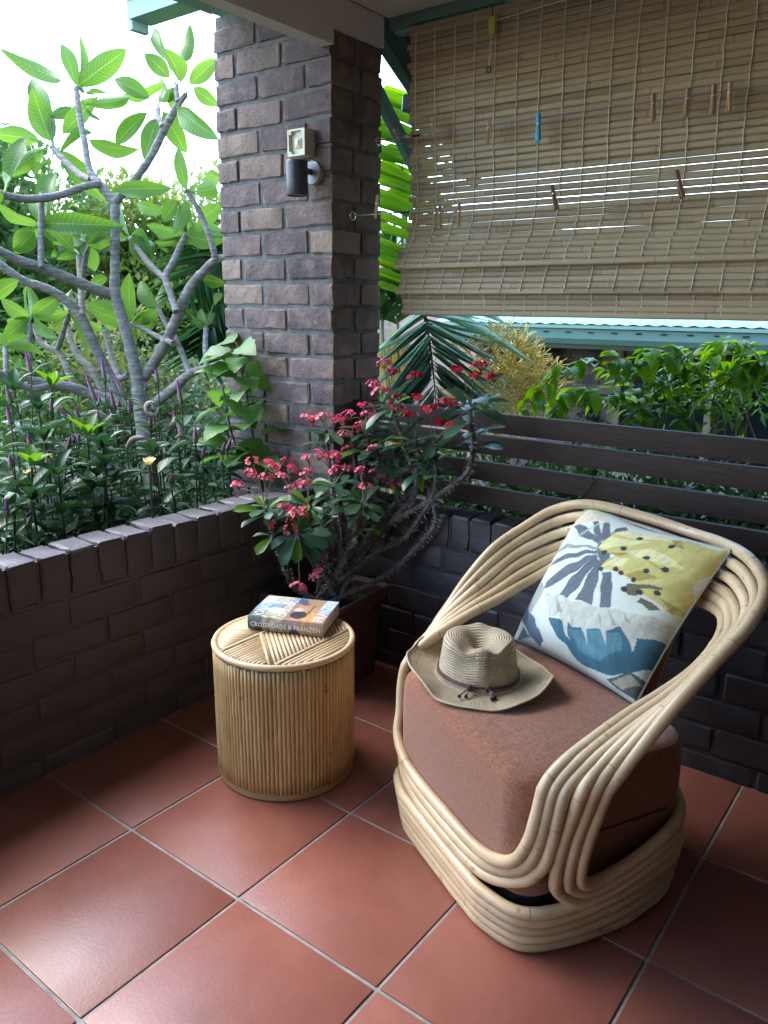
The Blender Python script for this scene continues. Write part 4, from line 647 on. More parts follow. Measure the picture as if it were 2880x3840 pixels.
sc_.build('seat_cushion', M_brown, chair, ang=60)
MB().tube([CH(.2795,b_,.245) for b_ in np.linspace(.74,1.0,8)], .0022, 6).build('seam', simple('dark_seam', (.05,.018,.012), None, 9, .9), chair)
# back cushion leaning on the back canes
m = MB(); G = 14; vs = []
for s in (0, 1):
    for i in range(G+1):
        for j in range(G+1):
            u, v = i/G*2-1, j/G; e = max(0, (1-u**6)*(1-(2*v-1)**6))**.5
            a = u*.17-.055; z = .395+.20*v; b = 1.095+.06*v + (.05*e if s else -.045*e)
            vs.append(CH(a, b, z))
n2 = (G+1)**2
fs = [(s*n2+i*(G+1)+j, s*n2+(i+1)*(G+1)+j, s*n2+(i+1)*(G+1)+j+1, s*n2+i*(G+1)+j+1) for s in (0,1) for i in range(G) for j in range(G)]
m.add(vs, fs).build('back_cushion', M_brown, chair)

# ================================================================== printed pillow
def in_poly(P, x, y):
    ins = np.zeros(x.shape, bool); n = len(P)
    for i in range(n):
        x0, y0 = P[i]; x1, y1 = P[(i+1) % n]
        if y0 == y1: continue
        ins ^= ((y0 > y) != (y1 > y)) & (x < (x1-x0)*(y-y0)/(y1-y0)+x0)
    return ins
def set_print(me, cols):
    ca = me.color_attributes.new('print', 'FLOAT_COLOR', 'POINT')
    ca.data.foreach_set('color', np.c_[cols, np.ones(len(cols))].astype(np.float32).ravel())
NP = 190
def make_pillow():
    cor = [CH(.170-.457,.992,.402), CH(.585-.457,1.035,.404), CH(.645-.457,1.20,.760), CH(.168-.457,1.205,.748)]
    nrm = (cor[1]-cor[0]).cross(cor[3]-cor[0]).normalized()
    if nrm.dot(AY) > 0: nrm = -nrm
    g = np.linspace(0, 1, NP+1); U, Vv = np.meshgrid(g, g, indexing='ij'); vs = []; c = [np.array(p) for p in cor]; nv = np.array(nrm)
    a, b = 2*U-1, 2*Vv-1
    # pinched sides, soft corners
    pin = .045
    U2 = .5+.5*a*(1-pin*(1-b**2)*1.0); V2 = .5+.5*b*(1-pin*(1-a**2))
    base = ((1-U2)*(1-V2))[...,None]*c[0]+(U2*(1-V2))[...,None]*c[1]+(U2*V2)[...,None]*c[2]+((1-U2)*V2)[...,None]*c[3]
    h = .092*np.clip((1-a**2)*(1-b**2), 0, 1)**.42
    wr = .004*np.sin(9*a+5*b)*np.exp(-((b+.75)/.25)**2)+.005*np.sin(14*b-4*a)*np.exp(-((a-.8)/.2)**2)+.006*np.exp(-((b+.62+.1*a)/.06)**2)*np.exp(-((a-.35)/.3)**2)*-1
    sag = .02*np.exp(-((a*.9)**2+(b-.95)**2)/.1)
    f = base+nv*(h+wr*np.clip((1-a**2)*(1-b**2),0,1)**.3)[...,None]-np.array([0,0,1.])*sag[...,None]*.3
    bk = base-nv*(h*.55)[...,None]
    P = np.concatenate([f.reshape(-1,3), bk.reshape(-1,3)])
    n = NP+1; I, J = np.meshgrid(np.arange(NP), np.arange(NP), indexing='ij'); q = (I*n+J).ravel()
    F = np.concatenate([np.stack([q, q+n, q+n+1, q+1], 1), np.stack([q, q+1, q+n+1, q+n], 1)+n*n])
    x, y = U.ravel(), Vv.ravel()
    wob = .006; xx = x+wob*np.sin(31*y+3*np.sin(17*x)); yy = y+wob*np.sin(29*x+2*np.sin(19*y))
    col = np.tile(np.array([.56,.60,.52]), (n*n, 1))
    gr = RNG.random((48, 24)); gi = lambda A_, B_: gr[(A_.astype(int)) % 48, (B_.astype(int)) % 24]
    tex = .55*gi(x*47.9+6*np.sin(5*y), y*11.9+2*np.sin(7*x))+.45*RNG.random(len(x))
    for cl, pts in PRINT:
        if cl == 'spots':
            for u, v in pts:
                k = ((xx-u)*1.0)**2+((yy-v)*1.15)**2 < .00034; col[k] = (.045,.045,.05)
        else:
            k = in_poly(pts, xx, yy); t = (.82+.36*tex[k])[:, None]; col[k] = np.array(cl)*t
    # fine ribs of the pale leaf at the left and loose sketch lines
    for (ax_, ay_, bx_, by_) in ((.27,.90,.0,.35),(.30,.93,.02,.55)):
        t = np.clip(((x-ax_)*(bx_-ax_)+(y-ay_)*(by_-ay_))/((bx_-ax_)**2+(by_-ay_)**2), 0, 1)
        d = np.hypot(x-ax_-t*(bx_-ax_), y-ay_-t*(by_-ay_)); col[d < .004] = (.40,.42,.33)
    col = np.concatenate([col, np.tile(np.array([.50,.48,.38]), (n*n, 1))])
    org = cor[0]
    me = bpy.data.meshes.new('pillow'); me.from_pydata((P-np.array(org)).tolist(), [], F.tolist()); set_print(me, col)
    me.materials.append(vcolmat('printed_linen', .85, .35, 700, .2)); me.polygons.foreach_set('use_smooth', [True]*len(me.polygons))
    o = inst('pillow', me, None, Matrix.Translation(org)); WL[o.name] = org
    tag(o, 'square cushion printed with dark palm leaves and yellow bananas', 'pillow')
    e = MB().tube([tuple(base[i, 0]) for i in range(0, NP+1, 10)]+[tuple(base[NP, j]) for j in range(0, NP+1, 10)]+[tuple(base[i, NP]) for i in range(NP, -1, -10)]+[tuple(base[0, j]) for j in range(NP, -1, -10)], .0028, 6, True)
    e.build('seam', simple('linen_seam', (.36,.36,.30), (.42,.42,.36), 50, .9), o)
make_pillow()

# ================================================================== straw hat
def m_straw():
    s = NT('raffia_straw'); uv = s.uv; sp = s.n('SeparateXYZ'); s.t.links.new(uv, sp.inputs[0])
    ring = s.math('MULTIPLY_ADD', s.math('SINE', s.math('MULTIPLY', sp.outputs[1], 6.283)), .5, .5)
    off = s.math('MULTIPLY', s.math('FLOOR', sp.outputs[1]), .5)
    st = s.math('MULTIPLY_ADD', s.math('SINE', s.math('MULTIPLY', s.math('ADD', sp.outputs[0], off), 6.283)), .5, .5)
    h = s.math('ADD', s.math('MULTIPLY', ring, .7), s.math('MULTIPLY', st, .35)); nz = s.noise(s.obj, 45, 4); nf = s.noise(s.obj, 400, 3)
    c = s.ramp(s.math('ADD', s.math('MULTIPLY', nz, .6), s.math('MULTIPLY', nf, .4)), [(.32,(.56,.44,.28)),(.5,(.68,.56,.38)),(.7,(.78,.68,.50))])
    c = s.mix(s.math('MULTIPLY', s.math('SUBTRACT', 1.0, ring), .5), c, (.30,.21,.115))
    s.base(c, .8, .25); s.bump(h, 1.0, .0045); return s.m
def make_hat():
    cen = Vector((.650,.545,.4005)); t = thing('sun_hat', 'woven straw sun hat with wavy brim lying on the seat', 'hat', cen)
    NS = 96; rings = []
    for i in range(16): k = i/15; rings.append((.070*k, .112-.004*k*k, 1, i))
    for i in range(1, 7): k = i/6; rings.append((.070+.016*math.sin(k*1.571), .108-.020*(1-math.cos(k*1.571))*1.2, 1, 15+i*.8))
    for i in range(1, 12): k = i/11; rings.append((.086+.010*k, .084-.074*k, 1-k*.9, 20+i*1.4))
    for i in range(1, 5): k = i/4; rings.append((.096+.008*k, .010-.006*k, 0, 36+i*.6))
    for i in range(1, 17): k = i/16; rings.append((.104+.066*k, .004-.001*k, -k, 38.5+i*1.15))
    vs = []; uv = []
    for r, z, w, vv in rings:
        for j in range(NS):
            a = 2*math.pi*j/NS; ex = 1.0; x, y = r*math.cos(a)*1.02, r*math.sin(a)*.94
            # axis of the crease points from the viewer's front right to the back left
            dx, dy = x*.80+y*.60, -x*.60+y*.80
            if w > 0:
                den = .046*math.exp(-((dx/.030)**2+((dy-.008)/.046)**2))
                den += .018*math.exp(-(((dx-.03)/.02)**2+((dy+.055)/.03)**2))+.020*math.exp(-(((dx+.035)/.022)**2+((dy+.05)/.03)**2))
                rid = .010*math.exp(-((dx-.006)/.02)**2-((dy-.07)/.025)**2)
                zz = z-den*min(1, w*1.2)+rid*w
                pin = -.014*math.exp(-((dy+.075)/.035)**2)*math.exp(-((z-.075)/.03)**2)*(1 if abs(dx) > .015 else .5)
                x *= 1+pin/.09; y *= 1+pin/.09
            else:
                k = -w; zz = z+k*(.012*math.sin(2*a+.7)+.008*math.sin(3*a+2.1)+.005*math.sin(5*a+.4)+.013)+.003*k*math.sin(9*a)
                left = max(0, math.cos(a-2.75)); zz += .030*left**2*k*k
                rr = 1+k*(.03*math.sin(2*a+1.9)+.012*math.sin(7*a)); x *= rr; y *= rr
                zz = max(zz, .0015)
            vs.append(cen+Vector((x, y, zz))); uv.append((j/NS*(20+r*900)/1.0, vv))
    k = len(rings); fs = [(i*NS+j, i*NS+(j+1) % NS, (i+1)*NS+(j+1) % NS, (i+1)*NS+j) for i in range(k-1) for j in range(NS)]
    m = MB().add(vs, fs); me = m.mesh('straw_body', m_straw(), cen, True)
    ul = me.uv_layers.new(name='UVMap')
    for p in me.polygons:
        i, j = divmod(p.index, NS); r0 = int(20+rings[i][0]*900); 
        us = [j/NS*r0, (j+1)/NS*r0, (j+1)/NS*r0, j/NS*r0]; v_ = [rings[i][3]]*2+[rings[i+1][3]]*2
        for li, a, b in zip(p.loop_indices, us, v_): ul.data[li].uv = (a, b*.8)
    inst('straw_body', me, t, Matrix.Translation(cen))
    edge = [v for v in vs[-NS:]]; MB().tube(edge, .0026, 6, True).build('brim_edge', simple('straw_edge', (.42,.32,.19), (.56,.45,.29), 60, .8, .4, .001), t)
    ml = simple('brown_leather_cord', (.075,.035,.028), (.11,.055,.045), 60, .5)
    for dz, dr in ((.016,.0975),(.0205,.0968)):
        MB().tube([cen+Vector((dr*1.02*math.cos(a), dr*.94*math.sin(a), dz+.002*math.sin(2*a+dz*300))) for a in [2*math.pi*i/48 for i in range(48)]], .0022, 6, True).build('hat_cord', ml, t)
    for ang in (-1.22, -.80):
        p = cen+Vector((.099*math.cos(ang), .095*math.sin(ang), .018)); rd = Vector((math.cos(ang), math.sin(ang), 0)); tg = Vector((-rd.y, rd.x, 0))
        MB().tube([p+tg*.007*math.cos(q)+Vector((0,0,.007*math.sin(q)))+rd*.003 for q in [i*.6283 for i in range(10)]], .0023, 6, True).tube([p-Vector((0,0,.006))+rd*.003, p+Vector((0,0,.007))+rd*.005, p+rd*.004-Vector((0,0,.006))+tg*.004], .0022, 6).build('knot', ml, t)
        s_ = -1 if ang < -1 else 1
        e0 = p+rd*.03-tg*.020*(1 if ang < -1 else .0)-Vector((0,0,.0095)); e1 = p+rd*.026+tg*(-.006 if ang < -1 else .008)-Vector((0,0,.0095))
        for e in (e0, e1):
            MB().tube(spline([p, (p+e)/2+Vector((0,0,.003)), e], 4), .0016, 6).build('cord_end', ml, t)
            MB().tube([e-rd*.004, e-rd*.0015, e+rd*.0015, e+rd*.004], [.002,.0046,.0046,.002], 8).build('bead', M_blacksteel, t)
make_hat()

# ================================================================== round cane side table
TC = Vector((.0955,.451,0)); TR, TH = .187, .39
tb = thing('side_table', 'round drum side table clad in upright split cane', 'table', TC)
M_rod = m_cane('split_cane', (.36,.23,.085), (.48,.325,.14), (.58,.42,.21), .42)
M_rodt = m_cane('pale_split_cane', (.44,.31,.16), (.54,.40,.23), (.62,.48,.30), .42)
M_wood = simple('table_ply', (.34,.21,.09), (.42,.27,.12), 12, .5, .1, .001, stretch=(1,1,8))
MB().lathe([(0,.012),(TR-.004,.012),(TR-.004,TH-.006),(0,TH-.006)], TC, 64).build('drum', M_wood, tb, ang=30)
MB().lathe([(TR-.012,.0),(TR-.002,.0),(TR+.0015,.004),(TR+.0015,.022),(TR-.003,.024)], TC, 72).build('base_band', M_wood, tb, ang=30)
rods = []
for k in range(5):
    r = random.Random(k+50); rods.append(MB().tube([(r.uniform(-.0003,.0003), r.uniform(-.0003,.0003), z) for z in np.linspace(0, TH-.045, 9)], [.0058*(1+(.10 if (i+k) % 5 == 2 else r.uniform(-.03,.03))) for i in range(9)], 8).mesh('cane_rod', M_rod))
NR = 108
for i in range(NR):
    a = 2*math.pi*i/NR
    inst('cane_rod', rods[i*7 % 5], tb, Matrix.Translation(TC+Vector(((TR-.001)*math.cos(a), (TR-.001)*math.sin(a), .0235+random.uniform(-.001,.001)))) @ Matrix.Rotation(a+random.uniform(-.5,.5), 4, 'Z') @ Matrix.Diagonal((1,1,1+random.uniform(-.004,.008),1)))
MB().tube([TC+Vector(((TR-.001)*math.cos(a), (TR-.001)*math.sin(a), TH-.009)) for a in [2*math.pi*i/72 for i in range(72)]], .0088, 10, True).build('rim_cane', M_rodt, tb)
# inlaid top of laid rods in four fields, split by ridge rods
def clip_line(p, d, tests):
    ts = np.linspace(-.4, .4, 801); pts = p[None]+d[None]*ts[:, None]; ok = np.ones(len(ts), bool)
    for f in tests: ok &= f(pts)
    if ok.sum() < 12: return None
    i = np.where(ok)[0]; 
    # longest run
    runs = np.split(i, np.where(np.diff(i) > 1)[0]+1); r = max(runs, key=len)
    return (pts[r[0]], pts[r[-1]]) if len(r) > 10 else None
c2 = np.array(TC[:2]); RI = TR-.010
disc = lambda q: np.hypot(q[:,0]-c2[0], q[:,1]-c2[1]) < RI
xA, xB = .036, .205; pA = np.array([.034,.424]); pB = np.array([.190,.304]); dd = (pB-pA)/np.linalg.norm(pB-pA)
side = lambda q: (q[:,0]-pA[0])*dd[1]-(q[:,1]-pA[1])*dd[0]        # >0 on the -x,-y side
dh = np.array([.797,.604])
fields = [(np.array([.797,.604]), [disc, lambda q: q[:,0] < xA-.004]),
          (np.array([0,1.]), [disc, lambda q: q[:,0] > xA+.004, lambda q: q[:,0] < xB-.004, lambda q: side(q) > .004]),
          (dd, [disc, lambda q: q[:,0] > xA+.004, lambda q: q[:,0] < xB-.004, lambda q: side(q) < -.004]),
          (np.array([0,1.]), [disc, lambda q: q[:,0] > xB+.004])]
zt = TH-.006
def rod(a, b, r, nm, z=zt):
    L = float(np.linalg.norm(b-a)); me = MB().tube([(0,0,0),(0,L*.5,0),(0,L,0)], r, 8).mesh(nm, M_rodt)
    inst(nm, me, tb, frame((a[0],a[1],z), (b[0],b[1],z), 1, zs=1) @ Matrix.Diagonal((1,1/L,1,1)))
for d, tests in fields:
    nrm = np.array([-d[1], d[0]])
    for o in np.arange(-.20, .2001, .0112):
        seg = clip_line(c2+nrm*o, d, tests)
        if seg is not None: rod(seg[0], seg[1], .0055, 'top_rod')
for p, d in ((np.array([xA,.45]), np.array([0,1.])), (np.array([xB,.45]), np.array([0,1.]))):
    s_ = clip_line(p, d, [disc]); rod(s_[0], s_[1],   .0058, 'ridge_rod', zt+.0025)
rod(pA, pB+dd*.006, .0058, 'ridge_rod', zt+.0025)

# ================================================================== paperback on the table
def make_book():
    o0 = np.array([-.012,.421]); ux = np.array([.921,.389]); vy = np.array([-.42,.907]); Lx, Ly, Hh = .218, .166, .040
    zb = TH+.0005; t = thing('paperback_book', 'thick paperback with photo cover lying on the cane table', 'book', (o0[0], o0[1], zb))
    def W(u, v, z): p = o0+ux*u*Lx+vy*v*Ly; return (p[0], p[1], zb+z)
    NU, NV = 90, 70
    def ztop(u, v): return Hh-.002+.003*math.sin(v*2.6)-.004*v*v+.010*max(0, v-.72)**1.3*(1+.5*u)
    def photo(u, v):
        """loose colour fields of the cover photograph"""
        n = .5+.5*math.sin(23*u+4*math.sin(17*v))*math.sin(19*v+3*math.sin(13*u)); n2 = .5+.5*math.sin(61*u+50*v+5*math.sin(40*v))
        c = np.array([.20,.32,.42])
        if u > .33: c = np.array([.30,.20,.15])
        if u > .55 and v < .8: c = np.array([.42,.26,.17])
        if u < .45 and v > .62: c = np.array([.45,.46,.38])
        if u < .33 and v < .25: c = np.array([.10,.13,.11])
        if .18 < u < .46 and v < .42: c = np.array([.36,.32,.22])*(.6+.8*n)
        if ((u-.30)/.12)**2+((v-.33)/.12)**2 < 1: c = np.array([.62,.62,.58])
        if ((u-.48)/.13)**2+((v-.86)/.12)**2 < 1: c = np.array([.05,.10,.22])
        if ((u-.74)/.12)**2+((v-.80)/.16)**2 < 1: c = np.array([.34,.22,.13])
        if ((u-.60)/.06)**2+((v-.74)/.07)**2 < 1: c = np.array([.16,.09,.06])
        if u > .84 and v > .35: c = np.array([.30,.42,.58]) if v > .6 else np.array([.20,.28,.45])
        if ((u-.80)/.16)**2+((v-.20)/.22)**2 < 1: c = np.array([.56,.30,.12])
        if ((u-.62)/.11)**2+((v-.24)/.16)**2 < 1: c = np.array([.05,.045,.05])
        if ((u-.57)/.06)**2+((v-.45)/.09)**2 < 1: c = np.array([.60,.42,.32])
        if abs(u-.72-.02*v) < .018 and .3 < v < .72: c = np.array([.22,.11,.06])
        return c*(.72+.35*n+.2*n2)
    vs = []; col = []
    for i in range(NU+1):
        for j in range(NV+1):
            u, v = i/NU, j/NV; vs.append(W(u, v, ztop(u, v)+.0006)); col.append(photo(u, v))
    n = NV+1; fs = [(i*n+j, (i+1)*n+j, (i+1)*n+j+1, i*n+j+1) for i in range(NU) for j in range(NV)]
    # spine wraps from the front edge of the cover
    NS = 16; b0 = len(vs)
    for i in range(NU+1):
        for k in range(NS+1):
            s = k/NS; z = (ztop(i/NU, 0)+.0006)*(1-s)+.0006*s; bul = -.004*math.sin(s*math.pi)
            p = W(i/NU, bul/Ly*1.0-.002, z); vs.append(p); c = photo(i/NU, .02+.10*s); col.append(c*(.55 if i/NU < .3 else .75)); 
    n2 = NS+1; fs += [(b0+i*n2+k, b0+i*n2+k+1, b0+(i+1)*n2+k+1, b0+(i+1)*n2+k) for i in range(NU) for k in range(NS)]
    m = MB().add(vs, fs); me = m.mesh('cover', vcolmat('cover_print', .28, 0, 10, .5), WL[t.name], True, 45); set_print(me, np.array(col)); inst('cover', me, t, Matrix.Translation(WL[t.name]))
    pg = MB(); vs = []; K = 24
    for i in (0, 1):
        for j in range(K+1): v = j/K; u = i; vs += [W(.006+.988*u, v*.985, .001), W(.006+.988*u, v*.985, ztop(u, v)-.0012)]
    h = 2*(K+1); fs = []
    for j in range(K):
        a = 2*j; fs += [(a, a+1, a+3, a+2), (h+a, h+a+2, h+a+3, h+a+1), (a+1, h+a+1, h+a+3, a+3), (a, a+2, h+a+2, h+a)]
    fs += [(2*K, 2*K+1, h+2*K+1, h+2*K), (0, h, h+1, 1)]
    pg.add(vs, fs).build('page_block', simple('page_edges', (.52,.47,.38), (.62,.57,.48), 4, .9, .5, .0008, stretch=(1,1,260)), t, smooth=False)
    mw = simple('white_ink', (.74,.76,.78), None, 4, .35)
    def text(body, nm, place, size, bold=0.0, xs=1.0):
        cu = bpy.data.curves.new(nm, 'FONT'); cu.body = body; cu.size = size; cu.offset = bold; cu.resolution_u = 2; cu.space_character = 1.06
        ob = bpy.data.objects.new(nm, cu); C.objects.link(ob); dg = bpy.context.evaluated_depsgraph_get()
        me = bpy.data.meshes.new_from_object(ob.evaluated_get(dg)); bpy.data.objects.remove(ob)
        wmax = max(v.co.x for v in me.vertices); me.materials.append(mw)
        for v in me.vertices: v.co = Vector(place(v.co.x/wmax, v.co.y))-WL[t.name]
        me.update(); return inst(nm, me, t, Matrix.Translation(WL[t.name]))
    def cover_place(u0, v0, v1, hgt):
        def f(x, y):
            v = v0+(v1-v0)*x; u = u0-(y*hgt)/Lx; return W(u, v, ztop(min(max(u,0),1), v)+.0013)
        return f
    text('JONATHAN', 'author_lettering', cover_place(.175, .05, .95, .030/.7), 1, .012)
    text('CROSSROADS', 'title_lettering', cover_place(.475, .10, .93, .0235/.7), 1, .012)
    text('FRANZEN', 'author_lettering', cover_place(.985, .05, .95, .031/.7), 1, .012)
    def spine_place(u0, u1, hgt, z0):
        def f(x, y):
            z = z0+y*hgt; s = 1-z/Hh; return W(u0+(u1-u0)*x, (-.004*math.sin(min(max(s,0),1)*math.pi)-.0009)/Ly-.002, z)
        return f
    text('CROSSROADS', 'title_lettering', spine_place(.04, .52, .0135/.7, .0125), 1, .014)
    text('FRANZEN', 'author_lettering', spine_place(.62, .965, .0135/.7, .0125), 1, .014)
    q = MB()
    for du, dz in ((0,0),(.5,0),(0,.5),(.5,.5)):
        f = spine_place(.545, .59, .012, .0135); q.add([f(du+.04, dz+.04), f(du+.44, dz+.04), f(du+.44, dz+.44), f(du+.04, dz+.44)], [(0,1,2,3)])
    q.build('publisher_mark', mw, t, smooth=False)
make_book()

# ================================================================== square pot
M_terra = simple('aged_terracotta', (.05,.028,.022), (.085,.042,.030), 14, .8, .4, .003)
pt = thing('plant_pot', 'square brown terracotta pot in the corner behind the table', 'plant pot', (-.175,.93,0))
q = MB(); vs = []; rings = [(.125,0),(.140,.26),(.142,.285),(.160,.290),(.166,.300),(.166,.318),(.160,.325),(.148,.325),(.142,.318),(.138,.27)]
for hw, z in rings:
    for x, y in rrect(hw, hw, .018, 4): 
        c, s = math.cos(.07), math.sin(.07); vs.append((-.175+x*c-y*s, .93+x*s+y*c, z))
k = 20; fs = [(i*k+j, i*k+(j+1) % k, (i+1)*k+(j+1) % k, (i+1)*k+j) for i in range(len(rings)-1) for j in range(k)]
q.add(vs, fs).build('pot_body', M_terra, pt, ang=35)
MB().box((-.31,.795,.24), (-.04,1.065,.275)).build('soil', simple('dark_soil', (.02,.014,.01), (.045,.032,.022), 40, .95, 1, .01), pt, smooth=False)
# ================================================================== ground
def gz(x, y):
    z = -.55
    if y > 1.6: z -= .75*min(1, (y-1.6)/1.6)*(1 if x > -1.2 else max(0, (x+3)/1.8))
    return z
g = MB(); GN = 70; cs = [math.copysign(abs(t)**2.2*120, t) for t in np.linspace(-1, 1, GN)]
g.add([(x, y, gz(x, y)+.04*math.sin(x*1.7)*math.sin(y*1.3)) for x in cs for y in cs], [(i*GN+j, (i+1)*GN+j, (i+1)*GN+j+1, i*GN+j+1) for i in range(GN-1) for j in range(GN-1)])
tag(g.build('ground', simple('garden_soil_and_grass', (.03,.035,.016), (.065,.065,.03), 3, .95, .8, .03)), kind='structure')
# ================================================================== leaf shapes and foliage materials
sinp = lambda p, q=1.: (lambda t: max(.0, math.sin(math.pi*min(1, t**p)))**q)
M_frl = leafmat('frangipani_leaf', (.055,.14,.022), (.11,.225,.042), .42, .38, 15, rib=(.34,.45,.16))
M_bark = NT('frangipani_bark')
_p = M_bark.pos; _w = M_bark.noise(M_bark.mapping(_p, (5,5,55)), 1.4, 4); _b = M_bark.noise(_p, 60, 5)
M_bark.base(M_bark.ramp(M_bark.math('ADD', M_bark.math('MULTIPLY', _w, .6), M_bark.math('MULTIPLY', _b, .4)), [(.35,(.10,.093,.08)),(.5,(.18,.17,.148)),(.66,(.30,.285,.25))]), .8, .3)
M_bark.bump(_w, .6, .008); M_bark = M_bark.m
FRL = [leaf_mesh('leaf', M_frl, lambda t: max(.02, math.sin(math.pi*t**.92)**.75), f, d, 10, w, .0, k) for k, (f, d, w) in enumerate(((.25,.16,.10),(.45,.26,.08),(.2,.08,.14),(.35,-.10,.12),(.6,.32,.06)))]
camv = Vector((-.56,.74,-.1))
fr = thing('frangipani_tree', 'bare limbed grey frangipani tree with large bright green leaves', 'tree', (FR_B[0][0][0], FR_B[0][0][1], -.55))
for i, bnd in enumerate(FR_B):
    pts = spline(bnd, 5)
    if i == 0: pts = [np.array([pts[0][0], pts[0][1], -.6, pts[0][3]*1.2])]+pts
    rr = [p[3]*.93*(1+.05*math.sin(k*2.3+i)+(.07 if k % 4 == 0 else 0)) for k, p in enumerate(pts)]
    MB().tube(pts, rr, 10).build('trunk' if i == 0 else 'branch', M_bark, fr)
for k, v in enumerate(FR_L):
    B, T, w = Vector(v[:3]), Vector(v[3:6]), v[6]
    n = -(camv*random.uniform(.55,1)+Vector((random.uniform(-.6,.6), random.uniform(-.6,.6), random.uniform(.1,.9)))*.7)
    inst('leaf', FRL[k % 5], fr, frame(B, T, w*1.08, n*(-1 if random.random() < .5 else 1)))
M_pet = simple('leaf_stalk', (.10,.17,.05), (.14,.22,.07), 20, .5)
q = MB()
for k, v in enumerate(FR_L):
    B = Vector(v[:3]); best = min((Vector(b[-1][:3]) for b in FR_B), key=lambda p: (p-B).length)
    if .03 < (best-B).length < .22: q.tube([best, (best+B)/2+Vector((0,0,.004)), B], .003, 5)
q.build('leaf_stalks', M_pet, fr)['kind'] = 'stuff'

# ================================================================== crown of thorns in the pot
M_ctl = leafmat('euphorbia_leaf', (.030,.078,.046), (.075,.15,.075), .2, .3, 0)
M_ctl2 = leafmat('young_euphorbia_leaf', (.07,.16,.02), (.12,.24,.03), .4, .35, 0)
M_cts = simple('thorny_stem', (.022,.019,.018), (.16,.15,.14), 90, .85, .8, .003)
M_thorn = simple('thorns', (.12,.11,.10), (.46,.44,.41), 60, .7)
M_pink = leafmat('pink_bract', (.60,.075,.13), (.74,.17,.23), .25, .45, 0)
M_red = leafmat('deep_red_bract', (.36,.012,.03), (.48,.03,.05), .25, .45, 0)
M_stalk = simple('flower_stalk', (.10,.085,.045), (.17,.14,.07), 30, .6)
obov = lambda t: max(.03, (t**.8)*(max(0, 1-t**5))**.5*1.12)
CTL = [leaf_mesh('leaf', M_ctl, obov, f, d, 7, .02, 0, k) for k, (f, d) in enumerate(((.2,.12),(.3,.25),(.1,.35),(.25,-.05)))]
CTL2 = leaf_mesh('leaf', M_ctl2, obov, .3, .1, 7, .02, 0, 9)
ct = thing('crown_of_thorns', 'spiny euphorbia with pink red flower clusters growing in the pot', 'plant', (-.175,.93,.275))
for i, s in enumerate(CT_S):
    s = [[-.175+random.uniform(-.05,.05), .93+random.uniform(-.05,.05), .27, .0115]]+s[(1 if s[0][2] < .33 else 0):]
    pts = spline(s, 7); rr = [p[3]*(1+.10*math.sin(k*1.9+i)) for k, p in enumerate(pts)]
    st = MB().tube(pts, rr, 9).build('stem', M_cts, ct)
    th = MB(); L = 0
    for k in range(len(pts)-1):
        a, b = Vector(pts[k][:3]), Vector(pts[k+1][:3]); n = max(1, int((b-a).length/.0022)); ax = (b-a).normalized(); o = ax.orthogonal().normalized()
        for j in range(n):
            ph = random.uniform(0, 6.28); d = Quaternion(ax, ph) @ o; p = a.lerp(b, (j+random.random())/n); r0 = rr[k]*.9; l = random.uniform(.008, .017)
            e = d.cross(ax)*.0021; tip = p+d*(r0+l)+ax*.002; base = p+d*r0
            th.add([base+e, base-e+ax*.001, base+ax*.0024, tip], [(0,1,3),(1,2,3),(2,0,3)])
    o = th.build('thorns', M_thorn, st, smooth=False); o['kind'] = 'stuff'
    tip = Vector(pts[-1][:3]); ax = (tip-Vector(pts[-6][:3])).normalized()
    nl = 22 if i in (0,2,4,5,6,7,8) else 18
    for k in range(nl):
        ph = k*2.4+i; o = ax.orthogonal().normalized(); d = Quaternion(ax, ph) @ o; el = random.uniform(-.15, .75)
        dr = (d+ax*el-Vector((0,0,.15))).normalized(); L = random.uniform(.06,.105)*(1.2 if i == 6 else 1)
        B = tip-ax*(random.uniform(0,.03) if k < 12 else random.uniform(.03,.15))+d*.006
        yg = random.random() < .12
        inst('leaf', CTL2 if yg else CTL[k % 4], ct, frame(B, B+dr*L, L*random.uniform(.42,.55), ax+Vector((0,0,.4)), random.uniform(-.4,.4)))
def petal(m, p, u, v, n, r, mi):
    vs = [p-v*r*.1]+[p+u*r*.62*math.cos(a)+v*r*(.55+.55*math.sin(a))+n*r*.22*(math.cos(a)**2) for a in [-1.0,-.35,.4,1.15,2.0,2.75,3.5,4.14]]
    m.add(vs, [(0,i,i+1) for i in range(1, 8)], mi)
def cluster(seed, mats):
    r = random.Random(seed); m = MB()
    for k in range(r.randint(5, 9)):
        d = Vector((r.gauss(0,1), r.gauss(0,1), abs(r.gauss(0,.6))+.1)).normalized(); c = d*r.uniform(.010,.021); c.z *= .65
        m.tube([(0,0,-.012), c*.6-Vector((0,0,.002)), c], .0009, 4, m=1)
        n = (d+Vector((0,0,.5))).normalized(); u = n.orthogonal().normalized(); u = Quaternion(n, r.uniform(0,6.28)) @ u; v = n.cross(u)
        s = r.uniform(.0075,.0105)
        petal(m, c, u, v, n, s, 0); petal(m, c, -u, -v, n, s, 0); m.tube([c, c+n*.003], [.0014,.001], 5, m=1)
    return m.mesh('flower_cluster', mats, (0,0,0), True)
CLP = [cluster(k, [M_pink, M_stalk]) for k in range(4)]; CLR = [cluster(k+9, [M_red, M_stalk]) for k in range(3)]
